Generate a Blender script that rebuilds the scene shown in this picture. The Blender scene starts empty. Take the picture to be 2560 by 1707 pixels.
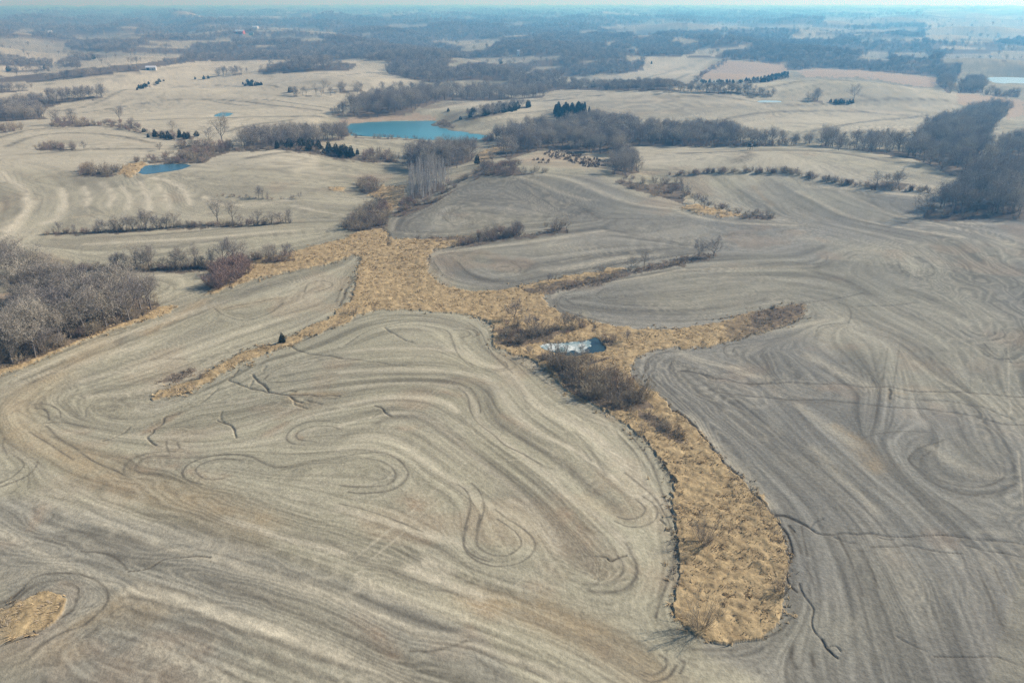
import bpy, math, random
import numpy as np
from math import radians
C = bpy.context.scene.collection
sc = bpy.context.scene
rng = np.random.default_rng(7)

# ------------------------------------------------------------------ camera
CAM_H, PITCH, F, CX, CY = 100.0, math.atan(850 / 1971.0), 1971.0, 1280.0, 853.5
cp, sp = math.cos(PITCH), math.sin(PITCH)
cam = bpy.data.objects.new('camera', bpy.data.cameras.new('camera'))
C.objects.link(cam)
cam.location = (0, 0, CAM_H)
cam.rotation_euler = (math.pi / 2 - PITCH, 0, 0)
cam.data.sensor_width = 36
cam.data.lens = 36 * F / 2560
cam.data.clip_start = 1
cam.data.clip_end = 80000
sc.camera = cam

# ------------------------------------------------------------------ sky, sun, exposure
SUN_EL, SUN_AZ = radians(31), radians(66)      # azimuth from +Y towards +X
world = bpy.data.worlds.new('World')
sc.world = world
world.use_nodes = True
nt = world.node_tree
sky = nt.nodes.new('ShaderNodeTexSky')
sky.sky_type = 'NISHITA'
sky.sun_disc = False
sky.sun_elevation = SUN_EL
sky.sun_rotation = SUN_AZ
sky.dust_density = .3
sky.ozone_density = 3.0
nt.links.new(sky.outputs[0], nt.nodes['Background'].inputs[0])
nt.nodes['Background'].inputs[1].default_value = 0.078
sun = bpy.data.lights.new('sun', 'SUN')
sun.energy = 4.6
sun.angle = radians(0.53)
sun.color = (1.0, 0.945, 0.86)
so = bpy.data.objects.new('sun', sun)
C.objects.link(so)
so.rotation_euler = (math.pi / 2 - SUN_EL, 0, math.pi - SUN_AZ)
sc.view_settings.view_transform = 'Standard'
sc.view_settings.look = 'None'
sc.view_settings.exposure = 0.52
sc.view_settings.gamma = 1
sc.cycles.use_denoising = True
sc.cycles.denoising_prefilter = 'NONE'
sc.cycles.use_adaptive_sampling = False
sc.cycles.max_bounces = 4
sc.cycles.transparent_max_bounces = 4

# ------------------------------------------------------------------ traced layout: photograph pixels, read crop by crop
def crop(ox, oy, s):
    return lambda *p: [(ox + s * p[i], oy + s * p[i + 1]) for i in range(0, len(p), 2)]
S = 860 / 2352
A1, A2, A3 = crop(0, 0, S), crop(850, 0, S), crop(1700, 0, S)
B1, B2, B3 = crop(0, 420, S), crop(850, 420, S), crop(1700, 420, S)
D1, D2, D3 = crop(0, 860, S), crop(850, 860, S), crop(1700, 860, S)
E1, E2, E3 = crop(0, 1250, S), crop(850, 1250, S), crop(1700, 1250, S)
X1, X2, X3, X4 = [crop(640 * i, 0, 640 / 2352) for i in range(4)]
P = crop(0, 0, 1)

COL = {'tan': (.300, .274, .198), 'grey': (.196, .186, .164), 'green': (.30, .275, .20), 'dim': (.215, .195, .165),
       'rust': (.30, .20, .125), 'lane': (.36, .275, .165), 'pale': (.53, .47, .35), 'track': (.115, .10, .076),
       'past1': (.32, .245, .172), 'past2': (.41, .32, .225), 'grass1': (.235, .17, .095), 'grass2': (.49, .365, .20),
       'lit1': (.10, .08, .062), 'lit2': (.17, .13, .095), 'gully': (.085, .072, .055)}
# draws (valley lines): the land rises away from them
DRAWS = [(P(1846,1610,1850,1500,1800,1350,1740,1230,1660,1090,1600,1030,1520,950,1440,880,1400,830,1250,770,1050,730,960,660,940,590,930,540,950,480,990,420,1060,370,1180,340), 1),
  (P(1000,760,880,790,700,850,560,900,400,1000), .6), (P(930,590,800,620,650,660,540,700,510,730), .7),
  (P(650,660,540,665,200,675), .6), (P(900,550,700,545,470,570,120,585), .6), (P(950,600,1040,600,1150,590,1280,565,1430,535), .6),
  (P(1290,740,1400,690,1550,660,1700,620,1790,600), .6), (P(1500,870,1650,840,1800,800,1990,765), .6),
  (P(1930,1290,2065,1335,2560,1390), .25), (P(1700,930,2000,960,2560,1000), .15), (P(1560,440,1680,490,1800,510,1960,545), .4)]
# knolls: pixel, half widths in metres, height
BUMPS = [(1400,470,70,45,6.5), (2060,250,150,80,15), (420,240,150,90,12), (1620,260,130,80,9), (900,225,90,60,9), (760,420,60,60,5), (1980,450,90,50,6), (1180,310,60,50,4), (930,60,500,260,10)]
GRASS = [
  B2(0,520,75,455,200,430,310,425,340,480,480,490,700,480,900,465,780,535,640,565,595,610,600,700,640,760,720,810,850,840,1000,850,1150,830,1280,800,1400,770,1560,740,1700,720,1900,680,1960,690,1800,755,1600,805,1450,835,1400,860,1385,900,1430,950,1500,990,1640,1030,1800,1070,2000,1100,2200,1108,2400,1095,2330,1225,2200,1240,2100,1260,2030,1290,1990,1350,1980,1400,2000,1490,1500,1490,1440,1400,1300,1300,1110,1235,1050,1220,1040,1150,1050,1085,1000,1055,900,1010,780,990,640,985,480,970,300,970,160,990,60,1020,-40,1060,-20,960,60,920,100,850,120,700,140,620,100,600,0,605),
  B3(-10,1095,270,1060,480,985,850,925,850,1010,700,1080,500,1140,350,1180,200,1220,-10,1242),
  D2(1000,30,1110,30,1200,70,1300,100,1390,150,1480,240,1530,310,1640,380,1780,440,1880,490,1950,550,2020,600,2080,650,2150,740,2220,820,2280,920,2330,1060,2352,1200,2420,1300,2420,700,2352,560,2250,420,2160,340,2050,290,1975,220,1960,60),
  D3(-40,455,0,480,60,540,150,620,250,760,330,850,420,930,490,1010,560,1100,640,1180,690,1270,720,1380,740,1480,-10,1480,-30,1100,-40,800),
  E3(-60,-40,560,-40,640,110,690,200,715,300,745,420,740,480,720,600,700,700,680,800,640,870,560,940,430,970,330,980,220,970,130,940,60,880,0,830,-30,790,-40,700,-20,600,10,400,-20,200),
  D1(1980,5,1800,10,1640,60,1540,120,1420,190,1350,240,1200,290,1100,320,1040,370,1060,385,1200,360,1340,310,1400,270,1560,180,1700,110,1850,50,1990,10),
  B1(2400,985,2240,1030,2100,1090,1980,1150,1900,1200,1780,1230,1780,1260,1990,1215,2100,1160,2250,1095,2400,1050),
  B1(2400,470,2200,520,2030,570,1700,640,1690,700,1500,790,1440,840,1380,868,1460,855,1600,810,1800,750,2000,710,2200,670,2400,600),
  B2(250,130,450,120,440,190,380,280,330,300,310,240,180,185),
  E1(-20,780,60,740,150,690,260,640,340,625,420,650,450,680,440,740,380,830,280,880,180,920,60,970,-20,1005),
  A2(920,1110,950,1050,1080,990,1200,960,1310,950,1230,1000,1100,1050,1000,1110),
  A1(800,1190,850,1130,1000,1110,1000,1150,900,1210), B2(2100,140,2230,135,2260,170,2150,190), B1(2240,140,2352,125,2352,160,2250,155),
  B3(0,270,100,250,300,290,420,320,420,340,250,330,100,310),
  B1(-20,1380,150,1320,400,1210,700,1100,900,1040,1050,960,1190,940,1180,980,1050,1030,900,1070,700,1130,400,1250,150,1370,-20,1420)]
ICE_PX = B2(1362,1221,1400,1204,1470,1200,1560,1194,1620,1188,1650,1196,1690,1178,1715,1200,1690,1235,1650,1262,1590,1246,1540,1262,1480,1256,1400,1241)
PASTURE = [A2(1220,1110,1300,1060,1430,1020,1530,1010,1700,1060,1850,1090,1900,1130,1830,1160,1600,1155,1400,1145,1250,1135), A2(0,810,200,790,500,780,660,790,660,826,330,826,50,850,0,850),
  B1(-10,870,60,850,150,900,130,990,-10,1010), A3(1890,640,2080,650,2352,690,2352,790,2230,810,2250,740,2000,720,1900,720),
  A3(150,480,320,415,720,440,730,490,600,520,400,545,130,545), X4(270,650,540,628,1000,655,1540,708,1550,790,1400,800,1100,750,860,712,340,712)]
LITTER = [B1(510,690,560,680,800,690,1000,690,1250,680,1450,670,1520,700,1300,720,1000,705,700,720,540,715), B1(300,452,520,438,700,430,1000,418,1200,405,1280,395,1400,375,1650,385,1650,400,1300,412,1000,432,700,448,330,460),
  B2(1100,1170,1300,1140,1500,1110,1560,1130,1400,1190,1200,1230,1060,1200), B2(1250,830,1420,800,1450,830,1300,860), B2(790,540,900,500,1150,470,1560,420,1560,440,1150,495,850,545),
  B2(1230,832,1450,795,1800,738,2000,688,2352,612,2352,664,2000,730,1800,800,1450,852,1300,872), B3(-10,618,100,590,240,578,255,606,100,642,-10,664), B2(460,475,700,470,900,470,790,500,600,500), B3(480,1120,850,1008,852,1014,500,1142),B1(1040,1470,1200,1400,1320,1360,1340,1400,1200,1470), D2(2000,440,2100,480,2250,560,2352,640,2352,690,2200,620,2080,540),
  B3(400,320,640,335,640,358,420,345), B2(0,400,300,360,310,420,80,440), A2(0,1080,120,1060,450,1110,120,1105), A1(1560,1020,2000,1000,2352,1070,2352,1090,1900,1020,1600,1040)]
GREY = [(P(1400,600,1700,500,2000,430,2660,470,2660,1800,2100,1800,1750,1650,1700,1100,1500,880), .85), (P(980,560,1000,500,1150,450,1500,440,1800,560,1700,700,1400,800,1100,690), .75), (P(-100,1230,400,1310,800,1430,1200,1580,1400,1800,-100,1800), .6)]
def pair(f, *loops): return [('dark', f(*q), .31, .88) for q in loops]
LINES = []
LINES += pair(D2, (0,770,200,740,300,745,400,790,455,850,465,900,430,950,370,990,280,1010,150,1020,60,1010), (180,780,280,800,350,840,380,890,370,930,320,960,250,970,100,975,0,965),
  (810,960,860,1000,890,1060,890,1130,870,1200,850,1280,845,1360,870,1410,930,1455,1020,1485), (900,950,950,1000,980,1070,985,1130,970,1180,945,1260,935,1330,940,1380),
  (2070,1040,2130,1080,2170,1130,2160,1190,2110,1230,2030,1250,1950,1240,1880,1210), (2020,1060,2080,1110,2080,1150,2040,1185,1960,1195,1900,1180),
  (890,130,930,170,1010,185,1100,185,1170,170,1200,150,1190,125,1170,110), (1000,170,1080,175,1140,160,1140,135,1125,120),
  (810,300,860,340,880,390,890,450,920,510,970,560,1050,620,1130,690,1250,750,1370,820,1440,850), (890,300,940,370,960,440,960,470), (1200,120,1300,180,1400,260,1470,300,1510,330),
  (0,1090,200,1140,420,1220,560,1280), (1950,880,2050,960,2150,1050,2230,1180,2280,1300,2300,1400), (2000,640,2080,740,2140,840,2180,950,2230,1080,2290,1200))
LINES += pair(E2, (870,180,850,240,845,300,870,360,930,410,1020,445,1120,450,1220,430,1300,380,1335,320,1320,260,1270,210,1200,160,1120,110,1060,60), (960,100,940,180,935,280,960,330,1020,365,1100,380,1160,370,1220,330,1240,290,1220,240,1170,190,1080,130),
  (1960,300,2000,380,2030,460,2020,530,1970,590,1900,620,1800,630,1700,620), (1900,380,1935,430,1930,490,1890,540,1820,570,1740,575), (2080,1180,2150,1190,2220,1150,2230,1090,2190,1060), (2020,1190,2120,1240,2240,1210,2300,1130),
  (2290,330,2270,450,2240,560,2200,660,2160,800), (480,1030,620,1030,760,1000,860,960))
LINES += pair(B2, (780,1110,860,1110,890,1135,870,1150,830,1160), (860,1100,930,1110,940,1140,900,1160), (330,1090,480,1070,650,1090,740,1120,770,1180,800,1260,860,1330,930,1380), (40,1210,200,1110,450,1050,650,1055,800,1090), (880,1060,960,1120,1000,1200,1060,1290,1180,1400),
  (940,150,1050,135,1160,125), (690,230,720,210,800,200,870,205), (760,250,900,235,1000,215,1110,200), (1180,90,1230,150,1350,200,1450,260,1550,330), (670,330,690,300,720,350,800,400,900,380), (1050,330,1150,340,1200,360,1150,380),
  (1880,380,1900,350,2000,345,2110,360), (2110,400,2190,400,2170,430,2090,445), (1060,690,1100,675,1170,680,1190,695,1130,715,1070,710), (1040,720,1150,730,1220,710,1235,680,1180,650), (700,590,850,575,1000,580), (800,640,880,720,960,760),
  (640,640,700,720,800,770,950,790,1100,790), (1500,900,1520,880,1600,870), (1480,900,1500,960,1600,1000,1750,1040), (1760,860,1800,830,1860,820), (1750,870,1800,900,1900,910), (380,420,400,360,500,300,650,220,800,150,950,60), (430,430,470,370,560,310,700,240),
  (2090,1400,2090,1340,2130,1290,2220,1260,2330,1255), (2110,1420,2160,1477),(0,930,40,850,75,740), (700,350,780,330,880,350,910,385,850,400,750,395))
LINES += pair(D1, (300,540,420,535,540,555,610,575), (230,410,310,408,370,430,410,460,415,500), (240,440,300,445,330,480,335,520), (590,500,590,450,620,415), (640,490,700,490,790,510,870,515), (850,880,850,840,900,790,1000,750,1100,735,1200,735),
  (1080,885,980,885,930,860,940,820,990,780,1060,765,1150,765), (1370,960,1290,930,1250,900,1250,870,1290,820,1380,780,1500,757,1620,755,1720,770,1800,810,1880,840,1960,835), (1530,915,1450,925,1380,910,1340,870,1350,840,1400,810,1500,785,1600,785,1650,795),
  (2080,690,2000,680,1960,650,1970,610,2030,560,2120,530,2220,525,2330,540), (2150,665,2060,655,2030,640,2030,610,2080,580,2160,560,2250,560,2330,580), (0,975,100,940,200,890,250,830,255,800), (0,950,80,910,140,860,165,820,120,770), (30,640,20,700,50,750), (1140,660,1140,700,1160,745), (1210,670,1230,710),
  (320,560,400,640,500,700,640,800,780,860,900,920), (1810,240,1850,200,1930,160,2050,130), (1830,260,1950,260,2100,240,2300,200), (200,600,350,690,500,790), (2000,870,2100,820,2352,810))
LINES += pair(B1, (1160,70,1250,50,1380,65,1370,90,1280,100), (1020,60,1100,40), (30,100,120,130,200,170,280,190,285,240,260,300), (1200,540,1290,540,1330,500), (1090,770,1160,800,1110,840,1030,830), (1040,780,1090,810,1060,820), (2080,850,2110,790,2200,770,2270,790,2250,820,2150,850),
  (1470,960,1520,1000,1620,1035,1720,1035,1850,990,1940,920), (1520,970,1620,940,1750,920,1880,890), (2300,920,2330,830,2352,800), (2130,430,2230,425,2220,450,2130,460), (2150,410,2270,420,2280,445,2200,470), (0,220,40,240,30,290,0,320))
LINES += pair(D3, (2220,910,2150,950,2050,975,1950,975,1860,955,1780,930), (2300,950,2200,1000,2080,1025,1950,1025,1840,995,1740,950,1650,870,1570,800,1580,760,1640,710,1760,670,1850,640), (1650,820,1650,780,1720,730), (1240,650,1320,620,1450,600,1600,595,1750,605), (2080,70,2160,100,2260,95,2340,60))
LINES += pair(B3, (1530,700,1580,725,1650,725,1690,710), (1490,640,1520,710,1600,742,1680,742,1740,720,1730,680,1680,640,1610,600), (2050,580,2110,600,2170,590,2150,560), (2190,790,2240,820,2310,810,2300,770,2240,740), (2000,1130,2080,1150,2150,1140,2150,1120), (1920,1110,2000,1160,2130,1175,2220,1150,2200,1100),
  (820,635,880,640,950,625), (800,650,900,662,990,640,1010,600), (690,440,730,420,850,415,920,430), (1120,600,1180,570,1280,575), (1150,620,1210,590,1290,600), (930,1120,960,1080,1050,1065,1150,1065), (1080,920,1150,950,1170,1010,1150,1060), (330,1290,300,1260,310,1220,380,1200,470,1200), (360,1260,380,1225,450,1220), (0,370,60,355,130,370,110,395), (0,480,90,470,150,490,130,540), (2080,1200,2150,1270,2260,1310,2352,1270), (2060,1230,2180,1310,2300,1330,2352,1320), (1510,290,1440,240,1470,220))
LINES += pair(E1, (0,720,80,670,160,600,230,530,350,500,500,500,620,530,700,580,740,640,720,720,640,800,560,860,440,900,330,960,230,1040,170,1130,180,1190,230,1200), (450,570,520,590,540,640,500,740,430,800), (560,350,700,360,800,400,870,470), (0,750,100,690,180,620,260,570,400,545))
LINES += pair(E3, (1080,240,1170,420,1230,580,1250,650), (1240,340,1320,500,1350,600), (2040,480,2130,680,2220,900,2290,1080), (2150,470,2230,640), (830,180,870,380), (740,170,790,260,830,360), (770,1000,760,1080,800,1150), (890,1050,920,1130), (870,420,900,560), (0,1080,30,1120,0,1180), (560,950,700,880,780,760,800,660), (100,1020,300,1025,480,1005))
DK = [(D3,(1420,30,1380,290,1350,430,1320,600),.3,.6),(D3,(1500,20,1460,290,1430,420,1400,640),.3,.6),(D3,(1990,0,1985,330),.25,.4),(D3,(2080,0,2070,330),.25,.35),(D3,(1925,480,1940,600,1990,760),.25,.4),(D2,(1010,290,1030,350,1025,430,1060,510,1120,570,1220,630,1330,700,1450,760,1560,840,1660,930,1710,990,1830,1060,1910,1130),1.3,.8), (D2,(520,490,640,560,760,640,870,720,980,800,1100,900,1240,1010,1330,1110,1440,1220,1530,1310,1620,1400,1700,1470),2.6,.55), (D2,(250,540,330,510,430,500,520,530,560,560),1.4,.8), (D2,(700,250,820,240,920,260,980,290),2.,.6),
  (D2,(200,160,500,130,760,140,900,190),.8,.5),(D2,(0,225,200,205,520,200,800,215,980,260),.9,.5),(D2,(0,345,150,315,400,290,600,290),.9,.45),(D2,(100,430,330,385,560,400,700,450,850,540),.8,.45),(D2,(0,640,130,590,300,600,420,640,560,720,700,830,800,920),1.2,.45),(D2,(1140,200,1240,330,1290,440),.8,.5),(D2,(1600,600,1700,700,1780,830,1820,890),.7,.6),(D2,(1540,610,1660,720,1720,800),.7,.5),(D2,(1100,1000,1240,1080,1400,1200),1.,.4),
  (D2,(560,860,700,930,900,1000,1100,1070),1.6,.4),(D1,(2352,780,2100,830,2000,900),2.5,.45),(D1,(1900,980,2100,1040,2352,1120),3.,.35),(D1,(1280,1200,1500,1260,1700,1330),3.,.4),(D1,(500,1300,700,1340,880,1390),2.,.5),
  (E1,(880,660,1080,700,1250,750,1450,830,1650,900,1850,960,2050,1040,2352,1140),.7,.85), (E1,(900,750,1050,790,1200,830,1400,900,1600,970,1800,1050,2000,1130,2300,1240),.7,.75), (E1,(1350,200,1550,230,1730,300),3.,.45), (E1,(370,260,550,250,720,270,880,330),2.,.55), (E1,(850,400,950,400,1100,380),3.,.4), (E1,(1900,230,2100,260,2352,330),1.5,.4), (E1,(1400,560,1600,600,1900,700),1.,.4),(E1,(1000,60,1150,110,1300,140),1.2,.4),
  (E2,(330,470,550,560,750,620,900,670),.8,.7),(E2,(0,330,200,430,330,480),.8,.5),(E2,(1500,180,1640,330,1700,370),1.6,.7),(E2,(300,680,500,760,700,850,900,940),.8,.4),(E2,(0,960,200,1080,400,1200,500,1250),1.,.5),(E2,(1180,760,1400,840,1620,960),1.4,.5),(E2,(1700,950,1850,1050,2000,1150,2080,1185),1.4,.5),(E2,(900,1000,1100,1080,1400,1190),.9,.4),
  (D3,(100,310,350,500,580,680,800,850,960,1010,1080,1130),.8,.55), (D3,(330,480,600,700,840,920,1050,1080),.7,.5), (D3,(760,390,900,590,1080,780,1300,960,1500,1080),.8,.5), (D3,(1380,700,1500,880,1650,1050,1800,1200,1950,1330),.9,.5), (D3,(1700,90,1850,240,1980,330),1.,.6), (D3,(400,80,560,180,640,300),2.,.5), (D3,(720,560,900,760,1150,900),1.4,.4),(D3,(1070,80,1200,180,1330,280),1.8,.5),(D3,(1850,60,2000,160,2200,280),2.4,.4),(D3,(1650,480,1800,600,2000,800,2200,960),1.2,.4),(D3,(700,380,900,400,1080,395),1.5,.55),
  (B3,(540,100,700,220,900,330,1000,370),2.,.55), (B3,(900,140,1150,250,1400,320,1700,400,1950,440,2100,520,2200,650,2352,700),1.6,.5), (B3,(1300,200,1400,290,1650,350,1900,400,2100,480),1.6,.45), (B3,(940,720,1100,760,1250,840,1300,870),2.2,.5),(B3,(1150,750,1250,820,1320,870),2.4,.5),(B3,(750,800,950,820,1100,840),2.,.4),(B3,(1500,850,1700,900,1900,990,1950,1020),2.6,.5),(B3,(450,540,560,560,640,540),2.2,.5),(B3,(300,460,420,450,520,470),2.,.4),(B3,(0,980,200,960,400,930,600,900),1.4,.4),(B3,(700,190,800,250,900,300),2.,.5),(B3,(400,150,520,230,600,290),1.8,.5),
  (B3,(1200,1100,1450,1180,1700,1330,1850,1450),1.4,.4),(B3,(600,1290,620,1400),2.4,.4),(B3,(960,1120,930,1160,960,1180),1.2,.5),(B3,(1100,1000,1300,1060,1500,1150,1700,1250),1.2,.4),
  (B2,(1560,385,1700,365,1830,348,1950,345),.6,.8), (B2,(1880,430,2050,470,2250,500,2352,530),1.5,.6), (B2,(1550,640,1750,610,1950,590,2200,560,2352,530),.7,.75), (B2,(1650,260,1750,330,1800,350),1.4,.6), (B2,(1000,300,1200,340,1500,330,1700,340),1.6,.45),(B2,(1500,940,1700,965,1950,985,2352,990),1.5,.45), (B2,(1560,900,1640,885,1680,890),1.6,.7), (B2,(620,620,660,690,750,760,900,800,1080,810,1250,780),.9,.4), (B2,(1440,920,1500,960,1650,1010,1850,1060,2100,1085),.9,.4),(B2,(1500,1000,1800,1020,2100,1040,2352,1050),1.,.4),
  (B1,(560,480,900,470,1300,440,1700,400,2100,370,2352,358),.7,.6), (B1,(0,1430,400,1270,800,1110,1100,1020),.9,.35), (B1,(200,1477,700,1240,1300,1020,1700,850,2100,740,2352,660),1.,.35),(B1,(600,1477,1000,1320,1500,1140,1900,1010,2300,910),.8,.4),(B1,(0,340,50,400,0,440),1.,.3),(B1,(930,270,1100,320,1150,330),.6,.6),(B1,(600,320,700,360),.6,.5),(B1,(1700,50,1900,80,2352,100),.8,.4),(B1,(1500,120,1800,110,2300,140),.8,.35),
  (D1,(760,430,800,390,850,400),.8,.9),(D1,(820,390,870,410,890,440),.9,.9),(D1,(780,450,800,420),1.,.9),(D1,(0,470,30,540,90,590),1.4,.3)]
LINES += [('band', f(*q), w, a * .85) for f, q, w, a in DK]
PL = [(D2,(0,430,150,390,330,365,480,360,620,375,740,410,800,460),1.3,.6),(D2,(0,560,120,520,250,495,380,475,500,475,620,520,700,580,800,660,900,750,1000,840,1150,950,1280,1070,1400,1230,1480,1350),.9,.6),(D2,(0,310,150,290,350,270,560,265,720,280,820,300,880,350,920,430,950,520,1020,600,1140,680,1260,770,1400,880,1500,980,1620,1080,1760,1180,1880,1290,1990,1440),1.1,.5),(D2,(0,190,200,180,500,170,760,185,900,210,1000,240,1080,310,1160,420,1260,540,1400,630,1560,700,1700,790,1850,900,1990,1010,2080,1080),1.3,.55),(D2,(1150,190,1230,290,1330,410,1480,480,1640,570,1800,690,1950,830,2070,980,2170,1090),2.2,.6),(D2,(0,60,300,30,600,30,850,60,950,130,1100,160),1.5,.5),(D2,(130,640,330,640,480,720,620,840,760,930,1000,1090,1200,1180,1350,1280),1.2,.4),(D2,(0,720,120,700,250,720,380,770),1.2,.4),(D2,(1300,130,1420,260,1500,330,1620,420,1750,500,1880,620),1.4,.4),
  (E2,(0,60,250,130,500,210,700,260,850,310),1.,.65),(E2,(470,460,620,530,800,600,950,660),1.8,.75),(E2,(0,680,200,760,400,850,600,930,900,980,1100,1060,1300,1130,1500,1210),1.2,.5),(E2,(1150,0,1280,60,1400,230,1480,340),.8,.5),(E2,(600,430,680,450,720,490),2.4,.7),(E2,(150,560,350,640,600,720,850,800),1.6,.35),(E2,(0,1080,200,1140,400,1220),1.4,.4),
  (E1,(900,620,1150,680,1400,750,1700,850,2000,950,2352,1070),1.7,.7),(E1,(200,0,450,60,700,150,900,230,1150,330,1400,390,1650,460,1900,540,2352,690),1.3,.5),(E1,(1550,130,1750,190,1950,260,2200,320,2352,360),1.,.7),(E1,(1000,990,1200,1070,1450,1200,1560,1250),1.4,.4),(E1,(0,210,150,290,350,400,600,510,750,580),1.4,.4),(E1,(0,560,150,510,300,470),1.5,.3),
  (D1,(0,330,200,240,500,150,800,60,1000,0),2.2,.4),(D1,(560,250,900,170,1300,60),1.4,.45),(D1,(600,360,900,330,1150,260,1400,190),1.3,.4),(D1,(450,610,600,580),1.,.3),(D1,(900,620,1150,630,1400,620,1700,560,2000,440),1.6,.4),(D1,(1150,700,1500,690,1800,640,2050,520,2352,440),1.3,.4),(D1,(0,700,200,800,400,930,650,1060,900,1180),1.6,.35),(D1,(1400,420,1700,380,2000,300,2352,220),1.,.3),(D1,(300,1000,700,1120,1000,1240,1400,1360,1700,1430),1.6,.4),(D1,(1600,700,1900,650,2150,580),1.1,.35),
  (B1,(180,200,200,260,130,350,50,430),2.,.7),(B1,(420,140,440,200,430,280,380,350,300,380),1.8,.7),(B1,(570,130,600,200,590,250),1.8,.6),(B1,(700,100,770,180,740,260),1.6,.5),(B1,(830,130,890,200,870,280),1.5,.5),(B1,(1020,290,1010,180,960,100),1.6,.7),(B1,(1300,250,1250,150,1150,90,1050,70),1.8,.8),(B1,(0,30,60,80,160,140,190,180),1.8,.6),(B1,(1160,280,1130,190,1080,110),1.3,.5),(B1,(0,480,80,440,200,300,250,230),1.5,.4),(B1,(600,520,1000,500,1500,470,2000,430),1.5,.4),(B1,(600,740,900,740,1200,730),1.2,.4),(B1,(100,1440,600,1230,1200,1020,1600,890),1.8,.35),(B1,(900,1400,1500,1180,2000,1010),1.3,.35),(B1,(1400,200,1500,250,1700,250,2000,220),1.6,.5),(B1,(2000,260,2200,300,2352,320),1.4,.4),
  (B2,(1450,890,1500,850,1650,810,1850,780,2100,740,2352,690),1.6,.5),(B2,(620,610,680,580,850,560,1100,530,1400,490,1800,430),1.5,.5),(B2,(1250,40,1500,60,1700,130,1900,210,2100,260,2352,290),2.,.5),(B2,(960,60,1150,50,1300,80,1500,160,1700,220),1.7,.45),(B2,(1400,700,1600,680,1900,620,2200,590),1.5,.4),(B2,(450,450,650,455,900,440,1100,420),1.2,.35),(B2,(350,430,400,340,560,270,720,200),1.5,.3),
  (B3,(800,160,950,230,1150,330,1400,390,1700,440,1900,470),2.,.45),(B3,(1100,160,1300,250,1500,330,1800,390,2100,460,2300,540),2.,.5),(B3,(0,300,200,350,500,380,800,390),2.,.5),(B3,(0,1240,300,1180,700,1100,1000,1040),1.6,.45),(B3,(880,130,1150,140,1400,170,1690,200),2.,.6),(B3,(1500,320,1800,360,2000,380,2200,380),2.,.5),(B3,(0,700,300,690,600,680,900,670),1.4,.35),
  (D3,(880,80,1100,200,1300,290),1.8,.45),(D3,(400,200,600,230),1.2,.4),(D3,(800,420,1000,560,1200,700),1.4,.4),(D3,(2245,0,2265,470),.25,.4),(D3,(2310,730,2345,1100),.25,.5),(D3,(0,60,200,130,400,170),1.4,.35),(D3,(1700,700,1900,820,2150,900),1.4,.4),(D3,(60,500,180,620,300,760,450,930,600,1100),1.8,.6),(D3,(1600,120,1750,230,1900,310),1.2,.4),(D3,(900,700,1150,950,1350,1150),1.4,.4)]
LINES += [('pale', f(*q), w, a) for f, q, w, a in [(f, q, w * (1.25 if f is B1 else 1), min(1, a * (1.5 if f is B1 else 1.1))) for f, q, w, a in PL]]
CR = [(D2,(880,790,480,1150,270,1330,80,1477)),(D2,(970,830,600,1130,400,1320,200,1477)),(D2,(770,250,400,550,120,740)),(D2,(690,290,240,640,0,790)),(E2,(350,190,150,350)),(E2,(430,220,230,390,60,560)),(D2,(1300,530,1200,590,1060,690)),(D2,(1340,480,1200,560)),(D1,(1980,880,1870,970)),(D1,(2200,860,2080,930)),(D1,(2280,880,2100,980)),(E2,(900,680,780,720)),(E2,(1000,730,880,780)),(E2,(1300,490,1180,600)),(E2,(1160,500,1050,590)),(D2,(1060,800,1250,790,1420,800))]
LINES += [('cross', f(*q), .2, .35) for f, q in CR]
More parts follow.
